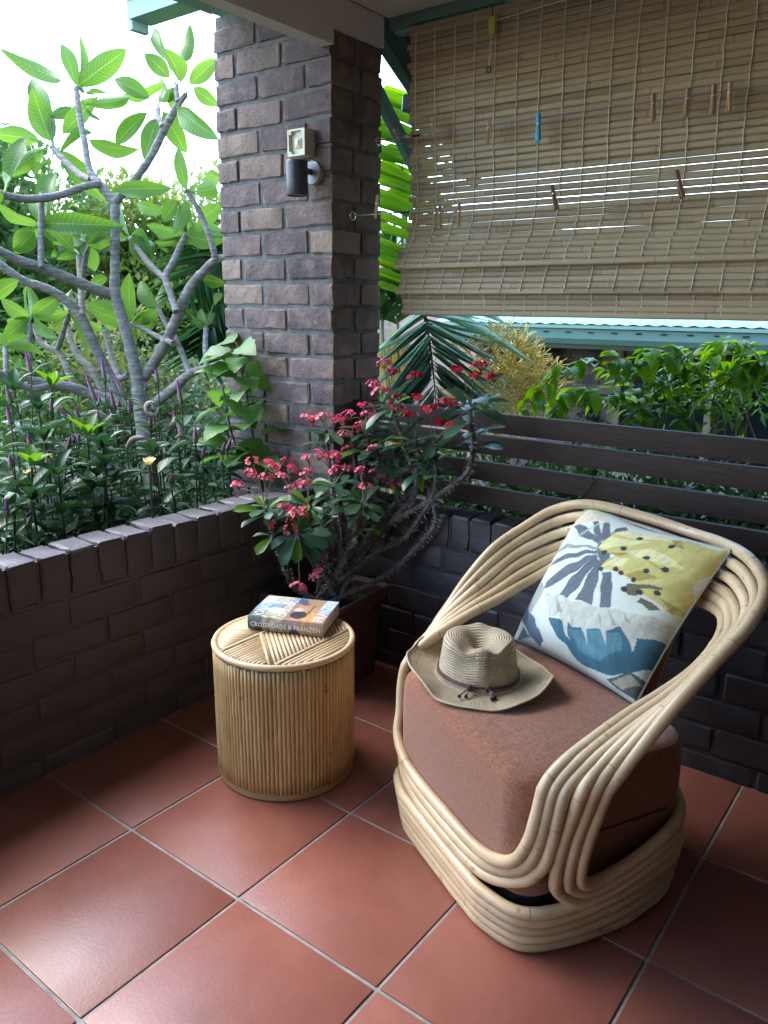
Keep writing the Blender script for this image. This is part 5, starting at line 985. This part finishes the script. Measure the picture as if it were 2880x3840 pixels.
for i, v in enumerate(CT_F):
    P = Vector(v[:3]); tip = Vector(CT_S[v[3]][-1][:3])
    inst('flower_cluster', (CLR if v[0] > -.03 and v[2] > .75 else CLP)[i % 3], ct, Matrix.Translation(P) @ Matrix.Rotation(random.uniform(0,6.3), 4, 'Z') @ Matrix.Rotation(random.uniform(-.5,.5), 4, 'X') @ Matrix.Scale(random.uniform(1.15,1.55), 4))
    if (P-tip).length < .3: MB().tube(spline([tip, tip.lerp(P, .5)+Vector((0,0,.012 if P.z > tip.z else -.004)), P-Vector((0,0,.008))], 4), .0014, 5).build('flower_stalk', M_stalk, ct)

# ================================================================== celosia and gardenia along the wall
M_cell = leafmat('celosia_leaf', (.020,.060,.026), (.045,.105,.038), .22, .6, 0)
M_gal = leafmat('gardenia_leaf', (.018,.058,.022), (.04,.10,.03), .2, .28, 9, rib=(.07,.14,.05))
M_gay = leafmat('young_gardenia_leaf', (.06,.15,.018), (.10,.22,.025), .45, .32, 7, rib=(.2,.36,.08))
s = NT('celosia_spike'); gg = s.n('TexCoord').outputs['Generated']; sp = s.n('SeparateXYZ'); s.t.links.new(gg, sp.inputs[0])
nz = s.noise(s.pos, 160, 3)
s.base(s.ramp(s.math('ADD', s.math('MULTIPLY', sp.outputs[2], .8), s.math('MULTIPLY', nz, .25)), [(.2,(.17,.14,.12)),(.45,(.25,.18,.20)),(.72,(.27,.11,.24)),(.95,(.34,.06,.34))]), .9, .2); s.bump(nz, 1, .004); M_spk = s.m
M_curl = simple('dry_celosia_spike', (.30,.26,.21), (.44,.40,.34), 140, .9, 1, .004)
M_stem = simple('green_stem', (.035,.035,.022), (.06,.06,.035), 20, .6)
lanc = lambda t: max(.02, math.sin(math.pi*t**.75)**1.1)
CEL = [leaf_mesh('leaf', M_cell, lanc, f, d, 6, .03, 0, k) for k, (f, d) in enumerate(((.3,.2),(.45,.4),(.2,.1)))]
GAL = [leaf_mesh('leaf', M_gal, lambda t: max(.02, math.sin(math.pi*t**.95)**.8), f, d, 8, .06, 0, k) for k, (f, d) in enumerate(((.35,.15),(.2,.35),(.5,.05)))]
GAY = leaf_mesh('leaf', M_gay, lambda t: max(.02, math.sin(math.pi*t**.95)**.8), .4, .1, 8, .05, 0, 5)
ORD = 'first second third fourth fifth sixth seventh eighth ninth tenth eleventh twelfth thirteenth fourteenth fifteenth sixteenth seventeenth eighteenth nineteenth twentieth'.split()
ORD += ['twenty-'+w for w in ORD[:9]]+['thirtieth']+['thirty-'+w for w in ORD[:9]]
def bearings(L): 
    k = sorted(range(len(L)), key=lambda i: math.atan2(L[i][0]-1.511, L[i][1]+.969)); return {j: ORD[n] for n, j in enumerate(k)}
def spike(P, T, parent, nm='flower_spike', r=.0078):
    d = T-P; L = d.length; n = 9
    MB().tube([P+d*i/(n-1) for i in range(n)], [r*(1.05-.75*(i/(n-1))**2)*(1+.12*(i % 2)) for i in range(n-1)]+[.002], 9).build(nm, M_spk, parent)
SPL = ['left edge of the garden bed', 'foot of the frangipani', 'middle of the garden bed', 'hibiscus by the pillar', 'low wall capping']
def where(p):
    return ('nearest the left picture edge', 'in front of the frangipani limbs', 'in the middle of the flower bed', 'close to the brick pillar')[0 if p.x < -1.25 else (1 if p.y < .6 else (2 if p.y < 1.0 else 3))]
OS = bearings(SPK)
for i, v in enumerate(SPK):
    T, P = Vector(v[:3]), Vector(v[3:6]); d0 = (T-P).normalized()
    P.x = min(P.x, -.62); T.x = min(T.x, -.60)
    foot = Vector((min(P.x+random.uniform(-.12,.12)-d0.x*.3, -.66), P.y+random.uniform(-.12,.12)-d0.y*.3, -.55))
    t = thing('celosia_plant', ('tall' if v[2] > .95 else ('short' if v[2] < .75 else 'mid height'))+' purple tipped celosia spike in the bed, '+OS[i]+' counting from the left', 'flower', foot, 'celosia spikes in the garden bed')
    path = spline([foot, foot.lerp(P, .5)+Vector((random.uniform(-.03,.03), random.uniform(-.03,.03), 0)), P], 8)
    MB().tube(path, [.005-.0028*k/len(path) for k in range(len(path))], 6).build('stem', M_stem, t)
    spike(P, T+d0*.01, t)
    for k in range(5, len(path)):
        for _ in range(2 if k > 12 else 3):
            a = random.uniform(0, 6.28); B = Vector(path[k]); L = random.uniform(.08,.14)*(1-.3*max(0, (k-12)/5)); d = Vector((math.cos(a), math.sin(a), random.uniform(.0,.7))).normalized()
            
            if (B+d*L).x > -.50: d.x = -abs(d.x)
            inst('leaf', random.choice(CEL), t, frame(B, B+d*L, L*random.uniform(.24,.32)))
cu = thing('celosia_seed_heads', 'curled pale dry celosia seed heads in front of the frangipani trunk', 'flower', (CURL[0][0][0], CURL[0][0][1], -.55))
for p in CURL[:9]:
    pts = spline(p, 6); n = len(pts); MB().tube(pts, [.0092*(1.05-.5*abs(2*k/(n-1)-1)**2)*(1+.15*(k % 2)) for k in range(n)], 8).build('seed_head', M_curl, cu)
    a = Vector(p[0]); MB().tube([a, a+Vector((.01,0,-.2)), a+Vector((.03,.02,-.9))], .003, 5).build('stem', M_stem, cu)
OG = bearings(GRD)
for i, v in enumerate(GRD):
    P = Vector(v); P.x = min(P.x, -.66); foot = Vector((min(P.x+random.uniform(-.1,.1), -.7), P.y+random.uniform(-.1,.1), -.55))
    t = thing('gardenia_shoot', ('bright tipped' if i in (0, 2, 6) else 'glossy dark')+' broad leaved gardenia shoot in the bed, '+OG[i]+' counting from the left', 'shrub', foot, 'gardenia shoots in the garden bed')
    path = spline([foot, foot.lerp(P, .6)+Vector((random.uniform(-.04,.04), random.uniform(-.04,.04), 0)), P], 8)
    MB().tube(path, [.008-.005*k/len(path) for k in range(len(path))], 6).build('stem', M_stem, t)
    for k in range(5):
        a = k*1.26+i; d = Vector((math.cos(a), math.sin(a), random.uniform(.6,1.6))).normalized(); L = random.uniform(.07,.10)
        inst('leaf', GAY if i in (0,2,6) else random.choice(GAL), t, frame(P, P+d*L, L*.42))
    for k in range(5, len(path)-1):
        for s_ in (0, 3.14):
            a = k*1.57+s_+random.uniform(-.3,.3); B = Vector(path[k]); L = random.uniform(.09,.14); d = Vector((math.cos(a), math.sin(a), random.uniform(.1,.6))).normalized()
            if (B+d*L).x > -.50: d.x = -abs(d.x)
            inst('leaf', random.choice(GAL), t, frame(B, B+d*L, L*random.uniform(.38,.48)))
M_rose = leafmat('cream_petal', (.70,.62,.30), (.78,.72,.45), .3, .5, 0)
for i, v in enumerate(ROSE[:2]):
    P = Vector(v); big = (.8, .7)[i]
    t = thing('garden_flower', ('pale yellow open bloom in the bed near the low wall', 'yellow bloom low at the left among gardenia leaves', 'orange yellow bloom behind the leaves at the far left', 'small cream bloom in front of the frangipani trunk')[i], 'flower', P)
    for k in range(6):
        a = k*1.05; d = Vector((math.cos(a), math.sin(a), .8-.2*(k % 2))).normalized(); L = .035*big
        inst('petal', leaf_mesh('petal', M_rose, lambda t: max(.1, math.sin(math.pi*min(1, .1+.75*t))**.7), .5, -.2, 5, .05, 0, k), t, frame(P, P+d*L, L*.95))
    MB().tube([P, P-Vector((0,0,.25)), Vector((P.x, P.y+.02, -.55))], .004, 6).build('stem', M_stem, t)
# hibiscus beside the pillar
M_hib = leafmat('hibiscus_leaf', (.045,.135,.028), (.10,.23,.045), .32, .42, 8, rib=(.10,.2,.07))
def hibp(t): return max(.02, math.sin(math.pi*t**.72)**.8*(1+.10*math.sin(t*26)))
HIB = [leaf_mesh('leaf', M_hib, hibp, f, d, 14, .08, 0, k) for k, (f, d) in enumerate(((.3,.15),(.2,.3),(.45,.1)))]
hb = thing('hibiscus_shrub', 'tall hibiscus with toothed glossy leaves against the lit pillar face', 'shrub', (HB[0][0], HB[0][1], -.55))
path = spline([(HB[0][0]+.05, HB[0][1], -.55)]+HB, 7)
MB().tube(path, [.008-.005*k/len(path) for k in range(len(path))], 7).build('stem', M_stem, hb)
p2 = spline([path[12], (HB[1][0]-.05,HB[1][1]-.05,.75), (HB[2][0]-.09,HB[2][1]-.04,.96)], 7); MB().tube(p2, .003, 6).build('stem', M_stem, hb)
for pth, k0 in ((path, 12), (p2, 4)):
    for k in range(k0, len(pth)):
        for _ in range(1):
            a = k*2.4+random.uniform(-.5,.5)+_*3.14; B = Vector(pth[k]); L = random.uniform(.10,.17); d = Vector((math.cos(a), math.sin(a)-.35, random.uniform(-.55,.35))).normalized()
            pe = B+d*.025; MB().tube([B, pe], .0014, 4).build('leaf_stalk', M_stem, hb)
            inst('leaf', random.choice(HIB), hb, frame(pe, pe+d*L, L*random.uniform(.62,.8), Vector((random.uniform(-.5,.3), random.uniform(-.8,.2), 1))))

# ================================================================== shrubs and trees of the garden
def ell(n, cen, rad, shell=.45):
    u = RNG.normal(size=(n,3)); u /= np.linalg.norm(u, axis=1)[:, None]; r = shell+(1-shell)*RNG.random(n)**.5
    return np.array(cen)+u*np.array(rad)*r[:, None], u
def bushy(name, label, cat, cen, rad, n, ll, lw, mat, clumps=14, group=None, trunk=True, base=None):
    cen = np.array(cen, float); rad = np.array(rad, float); foot = (cen[0], cen[1], base if base is not None else gz(cen[0], cen[1]))
    t = thing(name, label, cat, foot, group); Ps, Ds = [], []
    cc = []
    for k in range(clumps):
        u = RNG.normal(size=3); u /= np.linalg.norm(u); c = cen+u*rad*RNG.uniform(.35,.85); rr = rad*RNG.uniform(.28,.5); cc.append(c)
        p, d = ell(n//clumps, c, rr, .35); Ps.append(p); Ds.append(d*.7+RNG.normal(size=d.shape)*.6+np.array([0,0,.25]))
    P = np.concatenate(Ps); Dv = np.concatenate(Ds); k = len(P)
    foliage_np('foliage' if cat == 'shrub' else 'crown', mat, P, Dv, ll*RNG.uniform(.6,1.2,k), lw*RNG.uniform(.7,1.2,k), t)
    if trunk:
        m = MB(); f = Vector(foot)-Vector((0,0,.1)); fork = f.lerp(Vector(cen), .35)
        m.tube([f, fork], [.03+rad[0]*.03, .02+rad[0]*.02], 8)
        for c in cc: m.tube(spline([fork, fork.lerp(Vector(c), .55)+Vector((0,0,.05)), Vector(c)], 3), .012+rad[0]*.004, 6)
        m.build('stems' if cat == 'shrub' else 'trunk', M_bark if cat == 'tree' else M_stem, t)
    return t
def fm(nm, a, b, tr=.35, ro=.45): return leafmat(nm, a, b, tr, ro, 0, attr=True)
F_mid = fm('mid_green_leaves', (.035,.085,.022), (.10,.20,.045)); F_lime = fm('lime_leaves', (.09,.17,.03), (.24,.30,.07)); F_blue = fm('blue_green_leaves', (.045,.095,.06), (.11,.18,.11))
F_dark = fm('dark_leaves', (.012,.034,.014), (.035,.075,.025), .2); F_gold = fm('golden_tip_leaves', (.06,.11,.028), (.20,.22,.075)); F_pale = fm('pale_leaves', (.10,.17,.055), (.22,.30,.11))
def pol(az, dist, z): a = R(az); return (1.511+math.sin(a)*dist, -.969+math.cos(a)*dist, z)
bushy('shrub', 'dense fine leaved shrub behind the frangipani base, left edge', 'shrub', pol(-64, 5.2, .30), (.9,.9,.85), 9000, .075, .028, F_mid, 20)
bushy('shrub', 'golden tipped shrub filling the gap between frangipani limbs', 'shrub', pol(-56, 5.6, .35), (.95,.9,.9), 10000, .07, .026, F_gold, 22)
bushy('shrub', 'pale blue green fine leaved shrub right of the frangipani trunk', 'shrub', pol(-49.5, 5.2, .22), (.75,.75,.8), 10000, .06, .022, F_blue, 20)
bushy('shrub', 'low dark shrub under the frangipani limbs', 'shrub', pol(-59, 4.5, -.05), (.9,.7,.5), 4200, .07, .025, F_mid, 16)
bushy('shrub', 'light green shrub behind the palm leaves left of the pillar', 'shrub', pol(-44, 6.0, .45), (.9,.8,.9), 4200, .075, .026, F_pale, 18)
bushy('tree', 'broad leafed tree rising behind the frangipani at the far left', 'tree', pol(-66, 8.2, 1.35), (1.5,1.3,1.5), 17000, .13, .055, F_mid, 30)
bushy('tree', 'lime green tree in the middle of the background hedge', 'tree', pol(-57, 9.0, 1.15), (1.6,1.3,1.35), 16000, .125, .05, F_lime, 28)
bushy('tree', 'pale green tree behind the frangipani fork right of its trunk', 'tree', pol(-50, 9.2, 1.2), (1.5,1.2,1.3), 15000, .125, .05, F_pale, 28)
bushy('tree', 'darker background tree showing behind the pillar edge', 'tree', pol(-44, 10.5, 1.3), (1.7,1.3,1.5), 13000, .13, .055, F_mid, 28)
bushy('tree', 'dense tree beyond the left picture edge of the garden', 'tree', pol(-76, 8.0, 1.3), (1.8,1.5,1.6), 6000, .12, .045, F_mid, 26)
bushy('tree', 'tall hedge tree closing the garden behind the palm', 'tree', pol(-36, 11.5, .8), (2.2,1.2,1.7), 7000, .13, .05, F_mid, 28)
# low leafy cover along the wall
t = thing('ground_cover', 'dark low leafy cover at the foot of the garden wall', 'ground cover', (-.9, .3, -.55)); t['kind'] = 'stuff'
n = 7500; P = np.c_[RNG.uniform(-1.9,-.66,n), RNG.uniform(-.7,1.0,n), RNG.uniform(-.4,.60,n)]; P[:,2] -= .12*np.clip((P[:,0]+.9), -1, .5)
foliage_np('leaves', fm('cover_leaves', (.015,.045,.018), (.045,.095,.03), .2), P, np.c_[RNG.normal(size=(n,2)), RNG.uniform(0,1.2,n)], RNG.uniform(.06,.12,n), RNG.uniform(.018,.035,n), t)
# hedge behind the rails and ficus sprays
M_fic = leafmat('ficus_leaf', (.05,.15,.014), (.18,.36,.03), .5, .28, 0)
fip = lambda t: max(.015, math.sin(math.pi*t**.8)**.85*(1 if t < .75 else max(.05, 1-(t-.75)*2.6)))
FIL = [leaf_mesh('leaf', M_fic, fip, f, d, 8, .07, 0, k) for k, (f, d) in enumerate(((.3,.35),(.5,.2),(.2,.5),(.35,.1)))]
M_twig = simple('ficus_twig', (.06,.045,.03), (.10,.08,.05), 30, .7)
fi = thing('weeping_ficus', 'bright green weeping ficus sprays behind the timber rails', 'shrub', (FI[3][0][0], FI[3][0][1], -1.2))
MB().tube(spline([(FI[3][0][0], FI[3][0][1], -1.3), (FI[3][0][0]+.03, FI[3][0][1], -.4), tuple(FI[3][0])], 6), [.03]*13, 8).build('trunk', M_twig, fi)
nleaf = 0
for b in FI[:13]+FI[15:]:
    pts = spline(b, 7); n = len(pts); base = Vector(FI[3][0])
    MB().tube([tuple(base-Vector((0,0,.25)))]+pts, [.007]+[.005-.0036*k/n for k in range(n)], 6).build('branch', M_twig, fi)
    for k in range(5, n):
        ax = Vector(pts[k]-pts[max(0,k-1)]).normalized()
        for s_ in (-1, 1):
            if nleaf >= 300 and random.random() < .0: continue
            sd = ax.cross(Vector((0,0,1))).normalized()*s_; d = (sd*random.uniform(.5,1)+ax*random.uniform(.2,.9)+Vector((0,0,random.uniform(-.75,.15)))).normalized()
            L = random.uniform(.065,.105); B = Vector(pts[k])+Vector((random.uniform(-.02,.02), random.uniform(-.02,.02), random.uniform(-.02,.02))); nleaf += 1
            if nleaf <= 300: inst('leaf', random.choice(FIL), fi, frame(B, B+d*L, L*random.uniform(.42,.52)))
            else:
                pass
F_fic = fm('ficus_foliage', (.022,.08,.012), (.09,.21,.02), .4, .3)
Ps, Ds = [], []
for b in FI[2:13]+FI[15:]:
    pts = np.array(spline(b, 12)); pts = pts[10:]; k = len(pts)*1; q_ = pts[RNG.integers(0, len(pts), k)]+RNG.normal(size=(k,3))*np.array([.05,.06,.04])-np.array([0,-.05,.05]); Ps.append(q_); Ds.append(RNG.normal(size=(k,3))+np.array([-.2,-.2,-.5]))
P = np.concatenate(Ps); foliage_np('foliage', F_fic, P, np.concatenate(Ds), RNG.uniform(.05,.08,len(P)), RNG.uniform(.022,.034,len(P)), fi)
F_hedge = fm('hedge_leaves', (.014,.045,.014), (.05,.12,.03), .25, .35)
bushy('shrub', 'dark hedge foliage seen through the timber rails, left part', 'shrub', (.15, 2.0, .22), (.80,.45,.46), 12000, .06, .026, F_hedge, 44)
bushy('shrub', 'dark hedge foliage seen through the timber rails, right part', 'shrub', (1.2, 2.0, .24), (.90,.45,.46), 13000, .06, .026, F_hedge, 48)
M_jas = leafmat('white_petal', (.72,.74,.70), (.8,.8,.76), .3, .5, 0)
# ================================================================== palm and pencil bush
M_palm = leafmat('palm_leaflet', (.035,.11,.05), (.085,.20,.06), .35, .3, 0); M_palmb = leafmat('blue_palm_leaflet', (.17,.28,.225), (.24,.37,.29), .45, .35, 0); M_palmy = leafmat('sunny_palm_leaflet', (.10,.24,.02), (.17,.33,.03), .5, .3, 0)  # sunny copy has the sunlight put into its leaflet colour
M_cane_y = simple('golden_palm_cane', (.36,.19,.03), (.50,.36,.08), 6, .45, .1, .001, stretch=(1,1,.4)); M_cane_g = simple('green_palm_cane', (.16,.20,.05), (.30,.32,.10), 6, .45, stretch=(1,1,.4))
pa = thing('golden_cane_palm', 'clumping palm with golden canes and drooping fronds behind the pillar', 'palm', (PT[1][0][0], PT[1][0][1], -1.0))
for i, p in enumerate(PT):
    pts = [(p[0][0], p[0][1], -1.2)]+p; MB().tube(spline(pts, 6), [.022]*(6*3)+[.014], 9).build('trunk', M_cane_y if i in (0,1,2,4,5) else M_cane_g, pa)
lfl = {m_: [leaf_mesh('leaflet', m_, lambda t: max(.02, min(1, t*6)*(1-t**2.2)), f, d, 6, 0, 0, k) for k, (f, d) in enumerate(((.9,.10),(.7,.25),(.8,.0)))] for m_ in (M_palm, M_palmb, M_palmy)}
for i, p in enumerate(PF):
    if i in (1, 2, 4, 5): continue
    pts = spline(p, 6 if i == 0 else 9); n = len(pts); mt = M_palmb if i in (0, 4) else (M_palmy if i in (1, 2) else M_palm)
    fd = MB().tube(pts, [.011-.009*k/n for k in range(n)], 7).build('frond', M_cane_g, pa)
    single = i in (0, 1, 2); q = MB(); k0 = {0: 3, 1: 14, 2: 14, 4: 40}.get(i, n//3)
    for k in range(k0, n, 2 if i in (1, 2, 8) else 1):
        fr_ = (k-k0)/max(1, n-1-k0); ax = Vector(pts[min(k+1,n-1)]-pts[k-1]).normalized()
        sd0 = ax.cross(Vector((.5,-.7,.3))).normalized()
        for s_ in (-1, 1):
            L = (.34 if i else .36)*(.55+.75*math.sin(math.pi*min(1, .15+.8*fr_)))*random.uniform(.85,1.1)*(1.15 if i == 1 else 1)
            droop = .35 if i == 0 else .5
            d = (sd0*s_*random.uniform(.62,.82)+ax*.62-Vector((0,0,droop*random.uniform(.5,1.1)*(.4 if i == 0 else 1)))).normalized(); B = Vector(pts[k])+ax*random.uniform(-.01,.01)
            M4 = frame(B, B+d*L, random.uniform(.016,.022) if i == 0 else (random.uniform(.012,.017) if i in (1, 2, 8) else random.uniform(.018,.026)), Vector((.5,-.7,.4)), s_*random.uniform(.1,.6)*(-1), zs=L*.8)
            me = random.choice(lfl[mt])
            if single: inst('leaflet', me, fd, M4)
            else: q.add([M4 @ v.co for v in me.vertices], [tuple(pp.vertices) for pp in me.polygons])
    if i == 0:
        for a_, b_ in ((PF[4][2], PF[4][5]), (PF[5][2], PF[5][4])): inst('leaflet', lfl[mt][0], fd, frame(a_, b_, .024, (0,0,1), .5, zs=.3))
    if not single: q.build('leaflets', mt, fd)['kind'] = 'stuff'
pts = spline([PX[-1][:3], PX[9][:3], PX[0][:3]], 6)
fd = MB().tube([(PT[1][0][0], PT[1][0][1], -.6)]+pts, [.012]*len(pts)+[.006], 7).build('frond', M_cane_g, pa)
for k, v in enumerate(PX):
    for dz, w in ((0, .034), (.045, .022)):
        inst('leaflet', lfl[M_palmy][k % 3], fd, frame(Vector(v[:3])+Vector((0,.08 if dz else 0,dz)), Vector(v[3:])+Vector((random.uniform(-.03,.03), .1 if dz else 0, dz*.6+random.uniform(-.03,.03))), w, (.3,-.7,.6), random.uniform(-.3,.5), zs=.25))
M_pencil = simple('yellow_pencil_stem', (.42,.31,.05), (.58,.46,.10), 8, .5, .1, .001)
pb = thing('pencil_bush', 'yellow stick like pencil bush beside the palm, above the rails', 'shrub', (PC[0][0][0], PC[0][0][1], -1.0))
def twig(p, d, L, r, lv, m):
    e = p+d*L; m.tube([p, p.lerp(e, .5)+Vector((random.uniform(-1,1), random.uniform(-1,1), random.uniform(-1,1)))*L*.06, e], [r, r*.9, r*.8], 5)
    if lv: 
        for k in range(random.choice((2, 3, 3))):
            nd = (d+Vector((random.gauss(0,.5), random.gauss(0,.5), random.gauss(.05,.4)))).normalized(); twig(e, nd, L*random.uniform(.7,.95), r*.8, lv-1, m)
for p in PC:
    pts = [(p[0][0], p[0][1], -1.1)]+p; MB().tube(spline(pts, 5), .010, 7).build('stem', M_pencil, pb)
    for w in (1, 2):
        for k in range(5):
            m = MB(); d = Vector((random.gauss(.1,.75), random.gauss(0,.6), random.uniform(.0,.9))).normalized()
            twig(Vector(p[w]).lerp(Vector(p[w-1]), random.random()*.6), d, .10, .0058, 3, m); m.build('twig', M_pencil, pb)

# ================================================================== neighbouring house
nh = thing('neighbour_house', 'brick house next door with green gutter and dark window', 'house', (1.0, 5.0, -1.3))
M_nbm = simple('neighbour_mortar', (.22,.20,.18), (.30,.28,.25), 30, .9, .5, .003); M_nbb = m_pillar_brick('neighbour_brick')
MB().box((-1.75, 4.515, -1.4), (-.62, 4.7, 1.2)).box((2.1, 4.515, -1.4), (4.2, 4.7, 1.2)).box((-.62, 4.515, -1.4), (2.1, 4.7, .10)).build('wall', M_nbm, nh, smooth=False)
MB().box((1.6, 4.75, -1.4), (7.0, 9.0, 4.6)).build('sky_block', M_nbb, nh, smooth=False)  # unseen block added to hide low sky and darken the pillar's shaded face
nb = brick_set('brick', (.22,.06,.076), M_nbb, 4, .006, .0012, 0)
for c_ in range(15):
    z = 1.06-.086*c_; x = -1.74+(.115 if c_ % 2 else 0)
    while x < -.64:
        lay(random.choice(nb), 'brick', nh, (x, 4.50, z-.076), (min(x+.22, -.625), 4.56, z), (.22,.06,.076)); x += .23
M_frame = simple('tan_aluminium', (.22,.175,.11), (.27,.22,.15), 10, .4); M_gls = NT('dark_window_glass'); M_gls.base((.012,.014,.015), .06, .6); M_gls = M_gls.m
wn = MB().box((-.62, 4.53, .10), (-.565, 4.60, 1.2)).box((.03, 4.53, .10), (.075, 4.60, 1.2)).box((-.565, 4.53, .10), (2.1, 4.60, .15)).box((.9, 4.53, .10), (.95, 4.60, 1.2)).build('window', M_frame, nh, smooth=False)
for a, b in ((-.565,.03),(.075,.9),(.95,2.1)): MB().box((a, 4.565, .15), (b, 4.575, 1.2)).build('pane', M_gls, wn, smooth=False)
rf2 = MB()
vs_, fs_ = [], []
N = 260
for i in range(N+1):
    x = -1.9+6.2*i/N; h = .009*(.5+.5*math.cos(i*2*math.pi/4))
    for y, z in ((4.17,1.150),(6.2,1.86)): vs_.append((x, y, z+h))
for i in range(N): fs_.append((2*i, 2*i+2, 2*i+3, 2*i+1))
M_teal = simple('pale_teal_roof_steel', (.17,.38,.35), (.20,.42,.39), 5, .75, .05, .001, spec=.2)
roof = rf2.add(vs_, fs_).build('roof', M_teal, nh)
gp = [(4.06,1.148),(4.06,1.128),(4.075,1.122),(4.085,1.06),(4.11,1.025),(4.20,1.02),(4.20,1.14),(4.19,1.145)]
g_ = MB(); n = len(gp); g_.add([(x, y, z) for x in (-1.85, 4.4) for y, z in gp], [(i, i+1, n+i+1, n+i) for i in range(n-1)]); g_.build('gutter', M_greenlt, nh, smooth=False)
for k in range(16): MB().box((-1.6+.16*k, 4.0735, 1.098), (-1.56+.16*k, 4.0765, 1.106)).build('overflow_slot', M_dark, nh, smooth=False)
MB().box((-1.8, 4.20, .99), (4.3, 4.215, 1.15)).box((-1.8, 4.21, 1.0), (4.3, 4.52, 1.012)).build('fascia', M_green, nh, smooth=False)
# creeper on the neighbour's bricks
cr = thing('dry_creeper', 'brown dried creeper hanging on the neighbouring brick wall', 'creeper', (-1.0, 4.45, .6))
F_dry = fm('dry_creeper_leaves', (.05,.03,.02), (.12,.07,.045), .1, .7); F_ivy = fm('ivy_leaves', (.02,.04,.035), (.05,.08,.06), .1, .3)
for (x0, z0_, x1, z1_, nn, mt) in ((-1.12,1.0,-.95,.85,40,F_dry),(-.78,1.0,-.72,.86,14,F_dry),(-.80,.68,-.66,.42,70,F_ivy),(-.80,.6,-.62,.35,60,F_dry)):
    tt = RNG.random(nn); P = np.c_[x0+(x1-x0)*tt+RNG.normal(0,.03,nn), 4.46+RNG.normal(0,.015,nn), z0_+(z1_-z0_)*tt+RNG.normal(0,.03,nn)]
    foliage_np('leaves', mt, P, np.c_[RNG.normal(size=nn), RNG.normal(size=nn)*.4-.3, RNG.normal(size=nn)-.6], RNG.uniform(.03,.06,nn), RNG.uniform(.025,.045,nn), cr)
    MB().tube(spline([(x0,4.47,z0_+.1),(x0+.03,4.465,z0_),((x0+x1)/2+.02,4.465,(z0_+z1_)/2),(x1,4.465,z1_-.1)], 5), .004, 5).build('vine', M_twig, cr)
# pink rendered garden wall glimpsed behind the palm
gw = thing('rendered_wall', 'pale pink rendered wall glimpsed behind the palm fronds', 'wall', (-3.2, 6.4, -1.3))
MB().box((-4.6, 6.3, -1.4), (-2.0, 6.5, 1.9)).build('wall_body', simple('pink_render', (.50,.33,.28), (.56,.38,.33), 6, .9, .3, .003), gw, smooth=False)
MB().box((-4.65, 6.27, 1.9), (-1.95, 6.53, 1.98)).build('coping', simple('pale_coping', (.5,.48,.45), None, 6, .8), gw, smooth=False)
